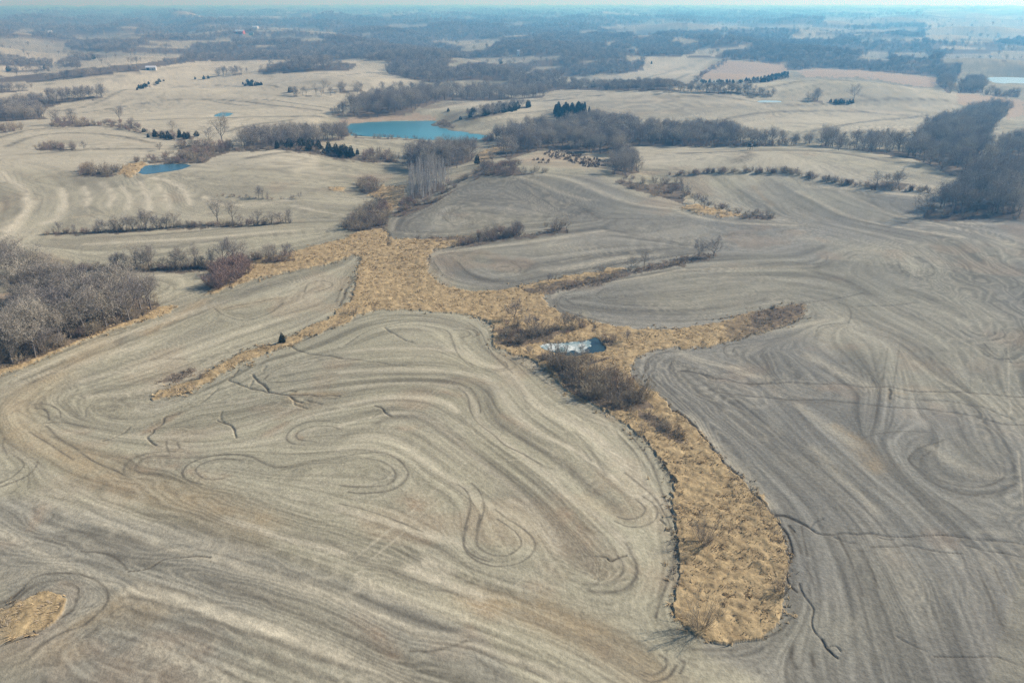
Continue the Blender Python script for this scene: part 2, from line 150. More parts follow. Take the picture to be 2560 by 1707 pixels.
GU = [(D1,(1900,335,1950,320,2010,325),.25,.8),(D1,(1745,240,1720,260,1700,300),.25,.7),(D1,(2000,380,2020,420,2080,440),.25,.8),(D1,(1580,230,1600,200,1650,180),.25,.7),(D1,(1040,610,1000,600,960,620),.25,.7),(D1,(1110,540,1060,545),.25,.6),(D1,(1510,540,1490,500,1500,460),.25,.6),(D2,(290,460,250,470,220,500),.25,.7),(D2,(270,435,330,430),.25,.6),(D3,(1010,1305,1060,1340,1180,1360),.3,.6),(D3,(1900,1320,2050,1330,2200,1350,2352,1370),.4,.7),(D3,(1300,1295,1350,1320,1450,1335),.3,.6),(D3,(870,1250,900,1220,960,1190),.3,.5),(E3,(970,1010,1040,1010,1090,1040),.3,.7),(D1,(1035,110,1100,100,1180,95,1250,102,1370,92,1450,75,1560,60,1650,45),.35,.7),(D1,(1735,205,1745,240,1790,280,1830,315,1900,335,1960,350,2000,380,2050,400),.4,1),(D1,(1640,175,1580,230,1545,250,1620,275,1700,300,1790,320,1880,330),.35,1),(D1,(1960,345,2080,350,2180,360,2240,350,2310,360),.5,.9),(D1,(2060,380,2150,405,2190,412),.4,.7),(D1,(2150,375,2280,375),.4,.7),(D1,(1460,310,1430,340,1400,370,1350,400),.3,.8),(D1,(1210,470,1120,500,1110,540,1050,580,1040,610,1005,640,1020,670,1045,690),.35,.9),(D1,(860,570,820,610,760,640,690,660),.35,.7),(D1,(1470,520,1510,540,1560,560,1610,600,1620,640),.4,.9),(D1,(1985,5,2050,40,2110,60,2200,75,2352,95),.4,.9),(D1,(1800,150,1810,180),.3,.7),
  (D2,(0,95,180,115,330,140,480,155),.35,.7),(D2,(220,420,270,435,290,460,325,490),.5,1),(B2,(315,1090,370,1130,430,1165,500,1190),.45,.8),
  (D3,(0,185,130,195,200,230,280,235,370,260,480,275,620,270),.7,.9),(D3,(620,265,760,265,1000,270,1150,280,1260,292,1450,295,1600,320,1750,325,1880,325,2050,340,2200,355,2352,365),.55,.85),(D3,(180,315,400,345,560,365,800,380,1000,385,1150,400,1300,415,1500,430,1700,445,1900,475,2100,520,2200,545,2352,550),.6,.7),(D3,(1480,350,1560,375,1750,385,1950,415,2100,440,2200,480,2300,520),.4,.7),(D3,(620,245,800,240,1000,255,1200,280),.4,.5),(D3,(1445,310,1440,370),1.,.9),
  (D3,(-30,460,60,540,150,610,250,740,330,830,420,920),1.1,1),(D3,(490,1010,580,1110,630,1165,720,1180,800,1215,870,1250,940,1290,1010,1305),.9,1),(D3,(1010,1305,1130,1295,1300,1295,1450,1315,1600,1320,1680,1305,1760,1305,1900,1320),.6,.75),(D3,(1300,1390,1450,1380,1620,1380,1700,1395,1800,1415,1900,1430),.4,.7),(D3,(1950,1380,2000,1390,2150,1420,2352,1470),.5,.7),(D3,(640,1180,690,1250,720,1330,740,1430),.8,.9),
  (E3,(720,280,740,370,750,450,780,560,820,630),.5,.8),(E3,(850,580,860,650,890,720,900,780,885,860,940,950),.35,.7),(E3,(940,950,970,1010,1020,1050,1070,1085),.8,.9),(E3,(1730,1070,1900,1075,2100,1060,2352,1080),.4,.6),(E3,(1500,920,1620,1000,1680,1030),.4,.5),(E3,(750,170,770,220),.5,.7),
  (E2,(1700,380,1790,385,1820,410,1880,395,1940,380),.45,.8),(E2,(2180,130,2210,165),.7,.8),(E1,(880,480,1000,460,1080,420,1150,400,1300,380,1420,390),.4,.8),(E1,(0,1005,100,965,200,930,300,880,380,830),.5,.8),(E1,(80,670,160,600),.4,.6),(E1,(440,790,560,740,640,730),.3,.6),
  (B3,(550,660,700,645,800,640),.5,.8),(B3,(850,920,1000,900,1130,880,1250,855),.5,.8),(B3,(1170,950,1300,945,1450,940,1600,920),.5,.7),(B3,(0,1390,140,1400,250,1440),.6,.8),(B3,(850,1020,700,1080,500,1140,350,1182),.7,.7),(B3,(80,705,200,710),.4,.7),
  (B2,(300,425,330,450,322,500,318,540),1.,1),(B2,(70,740,40,830,0,920),.5,.8),(B2,(1700,1040,1730,1080,1735,1110),1.3,1),(B2,(1900,1130,2050,1135),.7,.7),(B2,(2000,1100,2200,1108,2352,1098),.6,.6),(D2,(2080,1280,2050,1250,1990,1330),.1,.1),(D2,(2090,1477,1950,1300,1950,1300),.1,.05),
  (D2,(1440,300,1600,420,1760,470),.1,.1),(B1,(1990,1215,2100,1160,2250,1095,2352,1050),.5,.7),(B1,(1500,860,1650,820,1850,750,2050,705),.5,.6),(A1,(160,1110,300,1140,430,1200),.6,.6)]
LINES += [('gully', f(*q), w, a) for f, q, w, a in GU if a > .2]
LA = [(A2,(1480,740,1700,745,1950,760),9.,.5),(A2,(1750,770,2000,780,2250,765),9.,.5),(A3,(480,1040,430,1075),6.,.6),(B1,(1400,900,1250,1000,1000,1130),2.6,.75),(D1,(700,0,400,200,200,330,100,450,80,540),5.,.6),(D1,(80,540,200,640,400,750,700,880,1000,980,1300,1070,1600,1160,1800,1230),5.,.65),(D1,(1100,1000,1400,1090,1650,1170),3.,.7),(E2,(900,680,1200,740,1500,850,1750,930),4.,.75),(E2,(1500,860,1750,950,1900,1010,2050,1110,2200,1250),3.,.6),(B1,(200,590,330,610,400,650),4.,.6),(B1,(500,340,650,320),2.,.4),(D1,(2000,340,2150,340,2300,345),1.6,.8),(D1,(1980,370,2060,420),1.2,.7),(E1,(820,720,920,680,1030,740),4.,.6),(E1,(500,880,620,800,720,760),2.6,.5),(E1,(310,1060,400,1000,470,1040),2.6,.5),(D3,(1230,700,1300,780,1340,850),3.,.5),(D3,(1060,560,1140,610,1220,650),1.2,.7),(D3,(1460,330,1520,340),.8,.9),(B1,(1470,950,1600,950,1880,890),3.,.5),(B3,(500,130,580,210,640,260),1.6,.5)]
LINES += [('lane', f(*q), w, min(1, a * 1.3)) for f, q, w, a in LA]
RU = [(A2,(1290,1095,1420,1085,1560,1085,1700,1105,1820,1120),12.,.85),(A2,(1420,1050,1530,1045,1650,1070),8.,.7),(D1,(1830,620,1960,540),2.,.7),(D1,(1000,600,1110,540,1210,480),1.5,.7),(D1,(580,690,680,680),2.,.6),(D1,(930,830,980,860,1080,850,1200,830),1.5,.6),(D1,(1300,870,1400,900,1500,910),1.6,.6),(D1,(2020,620,2060,640),1.2,.7),(D1,(450,590,600,600),1.6,.4),(D1,(400,740,700,770,850,780),2.,.4),(D1,(500,950,700,960,900,1000),4.,.4),(D2,(480,1080,540,1130,560,1090),3.,.7),(D2,(1500,1130,1560,1230,1650,1300),2.4,.6),(D2,(1120,490,1200,530,1280,570),1.5,.5),(D2,(430,570,510,570),1.2,.7),(D2,(700,320,820,350),1.2,.5),(D2,(930,240,1000,270),1.2,.5),(E2,(1560,100,1640,240,1690,300),2.2,.7),(E2,(920,700,1000,760),2.6,.7),(E2,(1330,590,1400,610),2.4,.5),(E2,(220,890,290,950,360,1040),1.8,.5),(E2,(660,1010,800,1040,860,960),1.5,.4),(E2,(130,790,160,830),1.6,.4),(E1,(220,190,260,120,290,40),1.4,.6),(E1,(0,300,80,300),2.,.5),(E1,(420,960,480,1080),2.,.5),(E1,(970,1010,1100,980),1.5,.5),(E1,(800,1150,900,1170),1.6,.5),(E2,(880,880,920,920),1.2,.5),(E2,(940,930,1000,960),1.2,.5),(E2,(1800,1040,1950,1150,2050,1250),2.5,.5)]
LINES += [('rust', f(*q), w, a) for f, q, w, a in RU]
AX = [(A1,(0,940,200,890,400,880,650,860,900,900,1150,950)),(A1,(50,1000,250,930,500,910,800,930,1050,980)),(A1,(150,1060,400,1040,700,1020,1050,1020)),(A1,(330,770,700,690,1200,600,1600,590,1900,600)),(A1,(500,780,900,720,1300,680,1700,700,2200,760)),(A1,(900,830,1300,810,1800,800,2200,800)),(A1,(1560,900,1700,860,2000,820)),(A1,(1700,1080,2000,1040,2200,1060,2352,1100)),(A2,(500,1300,700,1240)),(A3,(0,660,400,680,700,720,1100,700,1500,680,1850,690)),(A3,(100,860,500,780,900,760,1300,770,1650,800)),(A3,(900,900,1300,830,1700,790)),(A3,(0,1050,300,1040,600,1030,1000,1040,1400,1100)),(A3,(250,620,600,600,900,550,1250,560,1600,600)),(A2,(560,740,800,700,1100,690,1400,690,1800,650)),(A2,(900,820,1300,770,1700,690)),(A2,(0,520,250,500,560,560)),(X3,(1400,770,1600,690,1850,580)),(X3,(1200,740,1450,660,1700,590)),(X1,(0,400,300,420,600,420)),(X1,(200,780,700,760,1100,700,1500,640,2000,600,2352,590))]
LINES += [('band', f(*q), 3.0, .85) for f, q in AX if 1]
AD = [(A1,(1440,690,1540,710,1700,725),1.6,.9),(A1,(1750,680,1900,690,2100,720,2240,740),1.8,.9),(A1,(950,680,980,730),.8,.6),(A1,(700,910,740,940,950,960),1.,.6),(A1,(100,900,250,880,450,880),1.5,.5),(A1,(600,1015,900,1020,1150,1020),1.2,.8),(A3,(830,528,1100,525,1330,540,1550,585,1700,600),1.6,.8),(A3,(690,630,850,600,1000,570),1.6,.7),(A3,(990,650,1100,630,1170,620),1.6,.6),(A3,(720,770,900,765),3.,.5),(A3,(1250,655,1400,670,1560,680),3.,.8),(A3,(440,1040,480,1060,400,1105),5.,.7),(A3,(460,670,600,690,760,690),3.,.7),(A3,(540,740,700,810),2.,.4),(A2,(330,505,450,520),1.6,.6),(A2,(630,700,750,670,770,690),3.,.5),(A2,(1560,1190,1800,1170),1.,.4),(A3,(700,840,1000,850,1300,860),2.,.4),(A3,(750,900,780,990),2.,.6)]
LINES += [('band', f(*q), w, a) for f, q, w, a in AD]

POND_PX = [('pond_water', A2(50,860,75,848,200,838,330,831,500,828,655,828,650,850,680,870,800,897,950,920,1010,930,980,948,900,962,700,960,560,955,400,942,250,936,80,928,60,900), 'lake'),
  ('pond_water', A1(960,1160,990,1134,1090,1127,1190,1122,1280,1125,1300,1135,1230,1160,1100,1180,1000,1192,950,1185), 'blue'),
  ('pond_water', A1(1460,797,1480,782,1520,772,1590,775,1570,790,1530,800), 'lake'),
  ('icy_pond_water', B2(1360,1220,1400,1200,1560,1190,1650,1180,1705,1172,1738,1155,1768,1168,1795,1205,1822,1238,1800,1255,1700,1270,1650,1285,1560,1290,1480,1270,1400,1245), 'ice'),
  ('pond_water', A3(2090,542,2110,530,2230,528,2400,534,2400,572,2160,568), 'pale'), ('pond_water', A3(520,696,560,688,680,690,690,700,560,702), 'pale'),
  ('pond_water', A2(2120,357,2200,345,2300,340,2420,340,2400,352,2200,363), 'pale')]

FARWOOD = P(-300,-20,2900,-20,2900,152) + X4(2352,560,1800,570,1780,690,1700,700,1540,705,1000,655,540,625,270,650,180,650,180,590,0,578) + X3(1900,548,1400,515,1190,520,1200,655,980,685,650,705,0,750) + X2(1800,740,1640,770,1500,740,1225,690,1210,625,930,620,880,645,300,675,0,680) + X1(2352,558,1900,558,1500,610,1350,650,900,705,600,740,0,770) + P(-300,210)
FARFIELD = [X1(-400,345,0,345,400,362,620,375,600,435,800,470,1300,482,1720,505,1500,560,1240,600,1150,612,860,632,740,642,650,658,400,685,340,695,140,702,0,718,-400,720),
  X1(100,310,130,290,200,275,300,275,350,290,280,310,180,318), X1(600,370,700,360,950,340,1100,320,1250,330,1330,355,1150,360,900,365), X1(940,295,1050,292,1200,305,1350,315,1800,298,1950,285,2100,270,2352,258,2352,268,2080,280,2000,300,1800,308,1350,322,1100,312), X1(1080,250,1120,240,1250,245,1300,258,1180,262), X1(1790,245,1850,222,1900,218,2050,245,2000,252,1850,255),
  X1(1360,380,1480,370,2100,370,2140,390,1780,400,1740,420,1480,422), X1(1200,430,1400,422,1750,432,1850,440,1720,450,1350,445), X1(860,130,900,122,1200,128,1230,135,900,140), X1(1650,85,1800,80,1820,88,1700,92), X1(2040,100,2200,75,2310,75,2330,95,2150,105), X1(1780,490,2230,488,2200,498,1800,500), X1(2230,310,2352,320,2352,345,2280,340), X1(100,125,400,118,480,110,470,122,300,130), X1(0,90,280,70,280,82,100,100),
  X2(0,255,540,255,560,275,700,290,760,310,700,318,560,300,420,290,340,280,290,285,0,290), X2(80,320,580,345,590,360,640,372,580,380,470,380,280,360,140,340), X2(800,325,1050,312,1100,315,950,330,830,334), X2(1150,250,1240,240,1590,225,1600,240,1420,268,1330,275,1200,260), X2(1175,165,1220,162,1260,172,1200,175), X2(1600,375,1800,365,2260,362,2180,410,2090,455,1950,470,1860,475,1870,462,1940,440,1800,410,1700,395), X2(2230,345,2400,325,2400,335,2260,352), X2(1640,88,1690,85,1700,93), X2(1890,150,1960,150,1990,160), X2(0,68,280,68,280,86,0,86), X2(700,45,800,42,800,52), X2(400,74,1140,70,1140,78,400,83), X2(0,550,340,565,350,575,200,590,100,590,60,640,0,640), X2(520,610,700,575,850,552,1100,548,1170,565,1210,590,1220,625,930,625,900,580,800,580,690,590,640,605), X2(1710,555,2000,535,2352,525,2352,590,2200,585,2050,570,1930,570,1860,615,1720,600,1860,575), X2(0,415,200,418,210,425,60,440,0,445),
  X3(-10,520,470,520,440,550,300,545,180,570,-10,588), X3(170,640,250,610,380,600,490,610,450,630,200,660,50,690,60,680), X3(-10,330,190,310,200,322,100,335,-10,340), X3(-10,215,160,210,160,225,60,245,-10,250), X3(790,270,830,255,1000,235,1200,225,1320,205,1300,175,1400,175,1440,195,1480,205,1700,220,2360,235,2360,265,2000,270,1600,285,1200,272,1000,270), X3(550,285,780,285,780,292,700,305,620,320,620,295), X3(820,295,1000,292,1350,295,1280,330,1180,340,1140,330,1100,305), X3(1680,470,1720,450,2000,430,2230,415,2220,430,2000,470,1900,490,1880,525,1500,518,1700,500), X3(1030,540,1100,520,1190,520,1170,560,1040,565), X3(610,570,680,552,790,555,720,580), X3(860,420,900,390,940,410,930,440), X3(1060,450,1120,430,1180,470,1090,475), X3(1900,320,1960,310,2000,330,1950,350), X3(1450,370,1560,345,1720,390,1640,415,1530,400),
  X4(500,215,540,175,800,170,1100,150,1350,145,1440,150,2360,120,2700,120,2700,330,2360,330,2100,380,1950,390,1500,375,1450,345,1450,230,1350,205,1100,220,860,235,740,245,620,235), X4(-10,240,220,228,500,245,800,280,1100,275,1390,262,1380,280,1000,310,800,310,500,290,200,265,-10,265), X4(170,355,260,310,400,295,600,330,690,335,580,355,400,358,310,372), X4(780,380,1100,352,1450,348,1450,370,1150,375,900,380), X4(1500,440,1530,430,2700,430,2700,450,1900,460,1560,452), X4(790,550,880,490,1090,475,1110,540,1050,550,960,540,830,545), X4(1110,480,1300,490,1460,470,1470,520,1330,530,1180,510), X4(1150,600,1470,588,1470,605,1340,612), X4(1640,500,1900,485,2360,470,2700,470,2700,560,1800,565,1600,570,1590,540), X4(1410,95,1600,90,2000,100,2360,60,2700,60,2700,120,2360,120,1440,150), X4(820,80,900,40,1350,40,1300,80), X4(570,405,650,403,650,410)]
# woods and thickets: outline as seen (crowns included), spacing m, height m, kind, label, group, category
G_ = crop(1280, 0, 1280 / 2352)
WOODS = [
 (G_(-10,430,-10,335,150,345,330,372,480,372,700,368,800,392,1000,388,1220,405,1220,442,1000,434,700,420,450,416,230,412,150,426,60,440), 6.5, 8, 'tree', 'tree in the long belt between the pale right hill fields', 'tree belt between the right hill fields'),
 (B1(-60,900,150,930,330,800,560,800,740,790,860,790,1050,850,1120,885,1090,950,1000,1010,850,1060,700,1120,420,1230,150,1340,-60,1395), 4.6, 4.2, 'shrub', 'brown tangled bush under the trees of the left edge wood', 'undergrowth of the left edge wood'),
 (X1(-60,605,-60,505,120,505,220,535,480,550,480,612,250,608), 10, 9, 'tree', 'tree in the belt across the far left tan field', 'belt across the far left field'),
 (X1(500,615,540,560,640,535,740,550,740,620), 10, 9, 'tree', 'tree in the small far left wood below the dark clump', 'small far left wood'),
 (X1(40,668,50,600,120,610,350,600,460,612,460,652,200,668), 16, 7, 'tree', 'tree around the far left farmstead', 'trees of the far left farmstead'),
 (B2(330,330,440,200,560,210,700,150,1000,15,1010,45,830,130,600,270,420,335), 4.2, 3.6, 'shrub', 'bush in the brushy belt between the pale poplars and the middle knoll', 'bushes of the belt by the poplars'),
 (A2(880,1203,920,1130,1040,1100,1230,1105,1240,1150,1150,1203), 4.5, 4, 'shrub', 'bush in the tangled draw above the middle knoll', 'bushes of the tangled upper draw'),
 (B2(1280,1290,1360,1240,1500,1290,1700,1290,1850,1250,1870,1300,1700,1360,1450,1340), 3.2, 2.6, 'shrub', 'low bush crowding the near edge of the icy pond', 'bushes on the near edge of the icy pond'),
 (B2(1050,1090,1130,1040,1250,1050,1350,1110,1250,1150,1100,1170), 3.6, 3.4, 'shrub', 'brown bush on the tan bank left of the icy pond', 'bushes left of the icy pond'),
 (B1(-60,560,150,560,330,620,400,680,330,760,250,790,-60,800), 5.16, 12, 'tree', 'bare grey tree in the thin row behind the wood at the left edge', 'bare trees behind the left edge wood'),
 (B1(-60,780,200,740,400,680,560,750,740,735,860,735,1050,800,1130,880,1090,950,1000,1010,850,1060,700,1120,420,1230,150,1340,-60,1395,-60,1150,120,1000,150,850), 4.47, 12.5, 'tree', 'bare grey tree crowded in the wood at the left edge', 'bare trees of the left edge wood'),
 (B1(-60,1120,200,1080,600,960,1000,950,1090,960,1000,1015,850,1065,700,1122,420,1235,150,1345,-60,1398), 4.05, 5, 'shrub', 'olive brown bush along the front of the left edge wood', 'bushes in front of the left edge wood'),
 (B1(1440,840,1430,760,1490,650,1600,610,1690,640,1690,720,1600,790,1500,830), 2.88, 6.5, 'redshrub', 'reddish brown sapling thicket bush where the two tan grass draws meet', 'reddish saplings beside the left grass draw'),
 (B1(1700,600,1850,580,2020,570,2020,640,1850,650,1720,640), 5.4, 4, 'redshrub', 'reddish bush at the right end of the lower left hedgerow', 'reddish bushes ending the lower left hedgerow'),
 (B2(110,140,130,80,190,60,260,85,270,140,240,175,160,175), 3.6, 6, 'shrub', 'rounded dark bush clump alone on the field edge left of the pale poplars', 'round bush clump left of the poplars'),
 (B2(0,410,60,340,150,260,240,200,330,220,330,330,300,400,200,420,100,440), 3.6, 5, 'shrub', 'bare brown bush at the head of the tan grass draw', 'bushes at the head of the grass draw'),
 (B2(220,300,330,290,330,400,220,410), 3.6, 4, 'redshrub', 'reddish bush at the head of the tan grass draw', 'reddish bushes at the head of the grass draw'),
 (B2(390,230,460,200,560,210,540,270,420,300), 3.6, 4.5, 'shrub', 'grey bush at the foot of the pale poplars', 'bushes at the foot of the poplars'),
 (B2(440,220,455,60,500,-30,640,-60,760,-20,780,60,700,150,560,215), 2.9, 15, 'poplar', 'slender pale poplar in the pale grove above the tan draw', 'pale poplars'),
 (B2(640,200,720,100,830,60,1000,-20,1010,10,900,60,780,120,680,190), 3.6, 5, 'redshrub', 'reddish bush between the poplars and the middle field edge', 'bushes right of the poplars'),
 (B2(780,545,850,480,960,430,1130,400,1240,390,1240,460,1100,490,900,520), 3.15, 4, 'shrub', 'bare bush on the strip between the upper and middle fields', 'bushes between the upper and middle fields'),
 (B2(1380,420,1400,380,1550,370,1560,410,1450,440), 3.6, 3, 'shrub', 'sparse bush at the right end of the strip between fields', 'bushes at the right end of the field strip'),
 (B2(1060,1200,1100,1140,1250,1100,1400,1100,1500,1100,1650,1060,1660,1090,1500,1120,1400,1160,1300,1200,1150,1230), 3.24, 3.6, 'shrub', 'dark bush on the bank behind the icy pond', 'bushes behind the icy pond'),
 (B2(1780,1200,1800,1110,1870,1120,1890,1180,1840,1230), 2.7, 4, 'redshrub', 'reddish willow bush on the right bank of the icy pond', 'willows right of the icy pond'),
 (D2(1400,90,1440,20,1600,60,1640,120,1700,150,1900,200,2050,240,2150,330,2150,440,2000,470,1850,460,1640,370,1530,300,1480,200), 2.88, 5.5, 'shrub', 'dense olive brown bush in the thicket below the icy pond', 'bushes of the thicket below the icy pond'),
 (D2(1700,190,1850,180,2000,230,1990,300,1850,280,1720,240), 2.88, 4, 'redshrub', 'reddish bush on the upper side of the thicket below the icy pond', 'reddish bushes of the thicket below the icy pond'),
 (D2(2080,500,2060,450,2160,440,2300,560,2352,640,2300,650,2180,590), 3.0, 2.9, 'shrub', 'low dark bush on the right side of the narrow tan draw', 'low bushes beside the narrow draw'),
 (B3(480,1030,520,960,700,930,830,910,850,990,700,1050,500,1100), 3.78, 1.8, 'shrub', 'low grey brown bush on the weedy grass point at the right', 'low bushes on the weedy grass point'),
 (B3(390,345,440,280,640,300,640,355), 3.6, 2.6, 'redshrub', 'low reddish bush at the tip of the hedge on the upper right field', 'low bushes at the upper right hedge tip'),
 (B2(1840,80,1900,40,2100,70,2352,60,2352,250,2200,200,2000,150), 5.85, 4, 'shrub', 'bare bush in the scrub behind the middle knoll', 'scrub bushes behind the middle knoll'),
 (B3(1330,130,1340,40,1400,0,1500,10,1590,20,1590,90,1520,150), 5.59, 8.5, 'tree', 'bare tree in the clump standing on the long upper right hedge', 'clump of trees on the upper right hedge'),
 (B3(1650,340,1690,190,1830,150,1850,100,1900,20,2352,-80,2480,-60,2480,370,2352,350,2100,330,1900,320,1850,360,1750,365), 7.6, 13, 'tree', 'big bare tree at the near end of the right hand wood', 'trees at the near end of the right wood'),
 (B3(1650,345,1690,240,1900,260,2352,280,2480,370,2352,355,2150,345,1850,365,1750,368), 5.4, 4, 'shrub', 'dark bush under the near end of the right hand wood', 'bushes under the right wood'),
 (A1(540,1203,540,1150,600,1115,700,1130,790,1140,800,1190,760,1215), 3.96, 5, 'shrub', 'brown bush left of the blue pond on the left field', 'bushes left of the blue pond'),
 (A1(870,1110,900,1080,1000,1070,1200,1030,1400,1010,1560,1000,1580,1040,1450,1080,1400,1118,1200,1120,1000,1118), 4.5, 4.5, 'redshrub', 'reddish willow bush behind the blue pond on the left field', 'willows behind the blue pond'),
 (A1(1180,1010,1230,960,1400,950,1560,960,1600,1020,1560,1045,1300,1040), 5.4, 5, 'shrub', 'bush in the scrub above the reddish willows', 'scrub bushes above the willows'),
 (A1(220,1030,240,985,330,965,450,985,520,990,520,1030), 4.5, 4, 'shrub', 'brown bush in the thin strip alone on the upper left field', 'bush strip on the upper left field'),
 (A1(340,860,360,800,500,800,680,830,680,860,500,868), 6.3, 4, 'shrub', 'bush in the hedge along the top of the upper left field', 'bushes of the hedge above the upper left field'),
 (A1(690,850,720,820,900,830,950,860,1060,890,1300,900,1350,940,1300,955,1060,920,850,880), 6.3, 4, 'shrub', 'bush in the hedge running down to the dark cedars', 'bushes of the hedge near the cedars'),
 (A1(1640,1020,1640,930,1680,890,1900,870,2000,860,2150,880,2352,860,2352,960,2190,975,2180,1000,1900,1015,1700,1030), 6.45, 10, 'tree', 'bare grey tree in the dense wood left of the big pond', 'trees left of the big pond'),
 (A2(-10,950,-10,840,60,890,70,930), 4.5, 5, 'redshrub', 'reddish willow at the left end of the big pond', 'willows at the left end of the big pond'),
 (A2(120,1110,140,1050,250,1010,330,1030,400,1050,400,1110), 5.4, 6, 'shrub', 'bare bush between the cedars and the wood below the pond', 'bushes between the cedars and the pond wood'),
 (A2(450,1150,460,980,560,960,640,940,760,930,900,950,1000,930,1020,980,930,1050,900,1100,830,1130,600,1180), 6.02, 12, 'tree', 'bare tree in the wood just below the big pond', 'trees just below the big pond'),
 (A2(80,945,90,900,560,920,600,970,400,955), 6.3, 5, 'shrub', 'thin grey sapling standing along the near shore of the big pond', 'saplings on the near shore of the big pond'),
 (A2(650,850,660,800,740,800,800,860,1000,890,1060,910,1060,960,1000,990,960,980,1010,930,900,905,720,870), 5.4, 5, 'redshrub', 'reddish willow along the right shore of the big pond', 'willows on the right shore of the big pond'),
 (A2(-10,800,-10,740,60,680,230,640,350,620,560,620,560,720,480,780,300,800), 7.74, 12, 'tree', 'bare tree in the wood behind the big pond dam', 'trees behind the big pond dam'),
 (A2(440,640,480,580,700,570,800,590,1000,570,1200,610,1300,600,1370,590,1440,590,1430,640,1380,670,1000,690,700,690,560,740), 9.46, 12, 'tree', 'bare tree in the far wood beyond the big pond', 'trees in the wood beyond the big pond'),
 (A2(820,815,850,770,1000,720,1200,690,1290,690,1280,730,1100,780,900,820), 6.02, 7, 'tree', 'tree in the slanting row right of the big pond', 'trees in the slanting row right of the pond'),
 (A2(1040,960,1060,880,1200,850,1430,800,1480,830,1700,760,1900,800,2100,830,2352,850,2420,850,2420,1000,2000,1000,1900,1060,1700,1050,1400,1020,1250,1060,1050,1130,1000,1200,900,1210,1050,1050,1200,1010), 6.5, 11, 'tree', 'bare tree in the big wood across the middle', 'trees of the big middle wood'),
 (A2(1820,1190,1850,1120,1900,1000,2000,1010,2060,1100,2050,1180,1950,1203), 5.16, 9, 'tree', 'bare tree in the rounded clump right of the reddish pasture', 'clump right of the reddish pasture'),
 (A2(1000,1203,1050,1120,1200,1090,1220,1110,1250,1140,1400,1150,1500,1170,1400,1190,1150,1203), 5.4, 4.5, 'shrub', 'bare bush along the lower edge of the reddish pasture', 'bushes below the reddish pasture'),
 (A3(-10,990,-10,870,100,840,300,840,400,880,600,900,740,920,740,990,500,1003,200,1000), 5.5, 10, 'tree', 'bare tree in the wood band above the pale upper right field', 'trees above the upper right field'),
 (A3(900,1000,900,940,1000,880,1080,930,1300,910,1420,920,1600,930,1700,830,1800,800,1900,760,2000,720,2200,690,2280,730,2250,780,2150,850,2090,930,2150,1000,2200,940,2352,920,2420,910,2420,1110,2150,1110,2140,1160,2040,1203,1850,1203,1700,1130,1600,1090,1400,1060,1100,1010), 7.8, 12, 'tree', 'bare tree deep in the right hand wood', 'trees of the right hand wood'),
 (A3(860,700,880,640,920,620,980,640,1000,700), 6.02, 9, 'tree', 'tree in the small clump alone on the right hill', 'small clump on the right hill'),
 (A3(1900,640,1920,560,2000,525,2090,540,2070,640), 7.74, 12, 'tree', 'tree in the tall clump left of the pale far pond', 'tall clump left of the far pond'),
 (A3(1740,560,1760,500,1900,450,1920,530,1850,560,1900,640,1830,640), 9.46, 11, 'tree', 'tree in the narrow wood at the far right', 'narrow wood at the far right'),
 (A3(2080,650,2100,610,2320,610,2320,670,2200,665), 8.1, 6, 'shrub', 'bush below the pale far pond', 'bushes below the far pond'),
 (A3(-10,630,-10,590,60,590,260,600,520,590,660,610,660,650,400,640), 8.6, 7, 'tree', 'tree in the thin row across the foot of the right hills', 'thin tree row under the right hills'),
 (A3(50,590,80,560,180,480,260,430,320,400,320,425,250,470,190,490,110,570), 6.3, 5, 'shrub', 'bush on the slanting hedge between two hill fields', 'slanting hedge between hill fields'),
 (A3(120,575,140,550,400,550,560,530,700,500,740,490,740,530,600,565,300,580), 8, 5, 'cedarish', 'dark cedar in the hedge below the pink hill field', 'dark hedge below the pink hill field'),
 (A1(-60,835,-60,690,150,650,350,620,600,600,740,605,740,655,640,685,450,700,330,740,280,790,330,815,150,825), 7.74, 11, 'tree', 'bare tree in the wood at the left above the upper field', 'trees in the upper left wood'),
 (A1(-60,900,-60,860,60,850,150,850,150,890,0,915), 6.3, 6, 'shrub', 'bush in the short row at the left edge of the upper field', 'short bush row at the left edge'),
 (A1(2250,790,2260,740,2352,710,2352,790), 6.02, 7, 'tree', 'tree left of the big pond dam', 'trees left of the pond dam'),
 (A1(-60,630,-60,575,100,575,240,580,240,620,0,640), 10.3, 9, 'tree', 'tree in the thin far row on the left', 'thin far row on the left'),
 (A1(1470,530,1480,480,1640,460,1760,480,1740,505,1600,520), 10.3, 11, 'tree', 'tree in the row on the far left field', 'tree row on the far left field'),
 (A1(1800,500,1820,450,1950,430,2352,420,2352,480,2100,490,1900,500), 10.3, 12, 'tree', 'tree in the wood on the far left hill', 'wood on the far left hill'),
 (A1(2010,610,2030,565,2352,560,2352,605), 8.6, 9, 'tree', 'tree in the hill hedge left of the pond wood', 'hill hedge left of the pond wood'),
 (A1(1990,660,2000,610,2352,620,2352,665,2200,660), 8.6, 8, 'tree', 'tree in the lower hill hedge left of the pond wood', 'lower hill hedge left of the pond wood'),
 (A1(1640,590,1660,560,1700,535,1740,560,1790,575,1790,592), 10, 5, 'cedarish', 'dark cedar in the small clump on the left hill', 'small cedar clump on the left hill'),
 (A1(920,625,950,590,1050,555,1150,545,1150,560,1050,585,980,610), 8, 5, 'cedarish', 'dark cedar on the hedge slanting up the left hill', 'cedars slanting up the left hill'),
 (A2(-10,640,-10,560,60,570,140,560,170,590,160,630,60,635), 8.6, 9, 'tree', 'tree in the hedge left of the far pond wood', 'hedge left of the far pond wood'),
 (A2(180,630,200,590,330,560,440,580,440,640,300,640), 12, 9, 'tree', 'tree at the top of the wood behind the dam', 'trees at the top of the dam wood'),
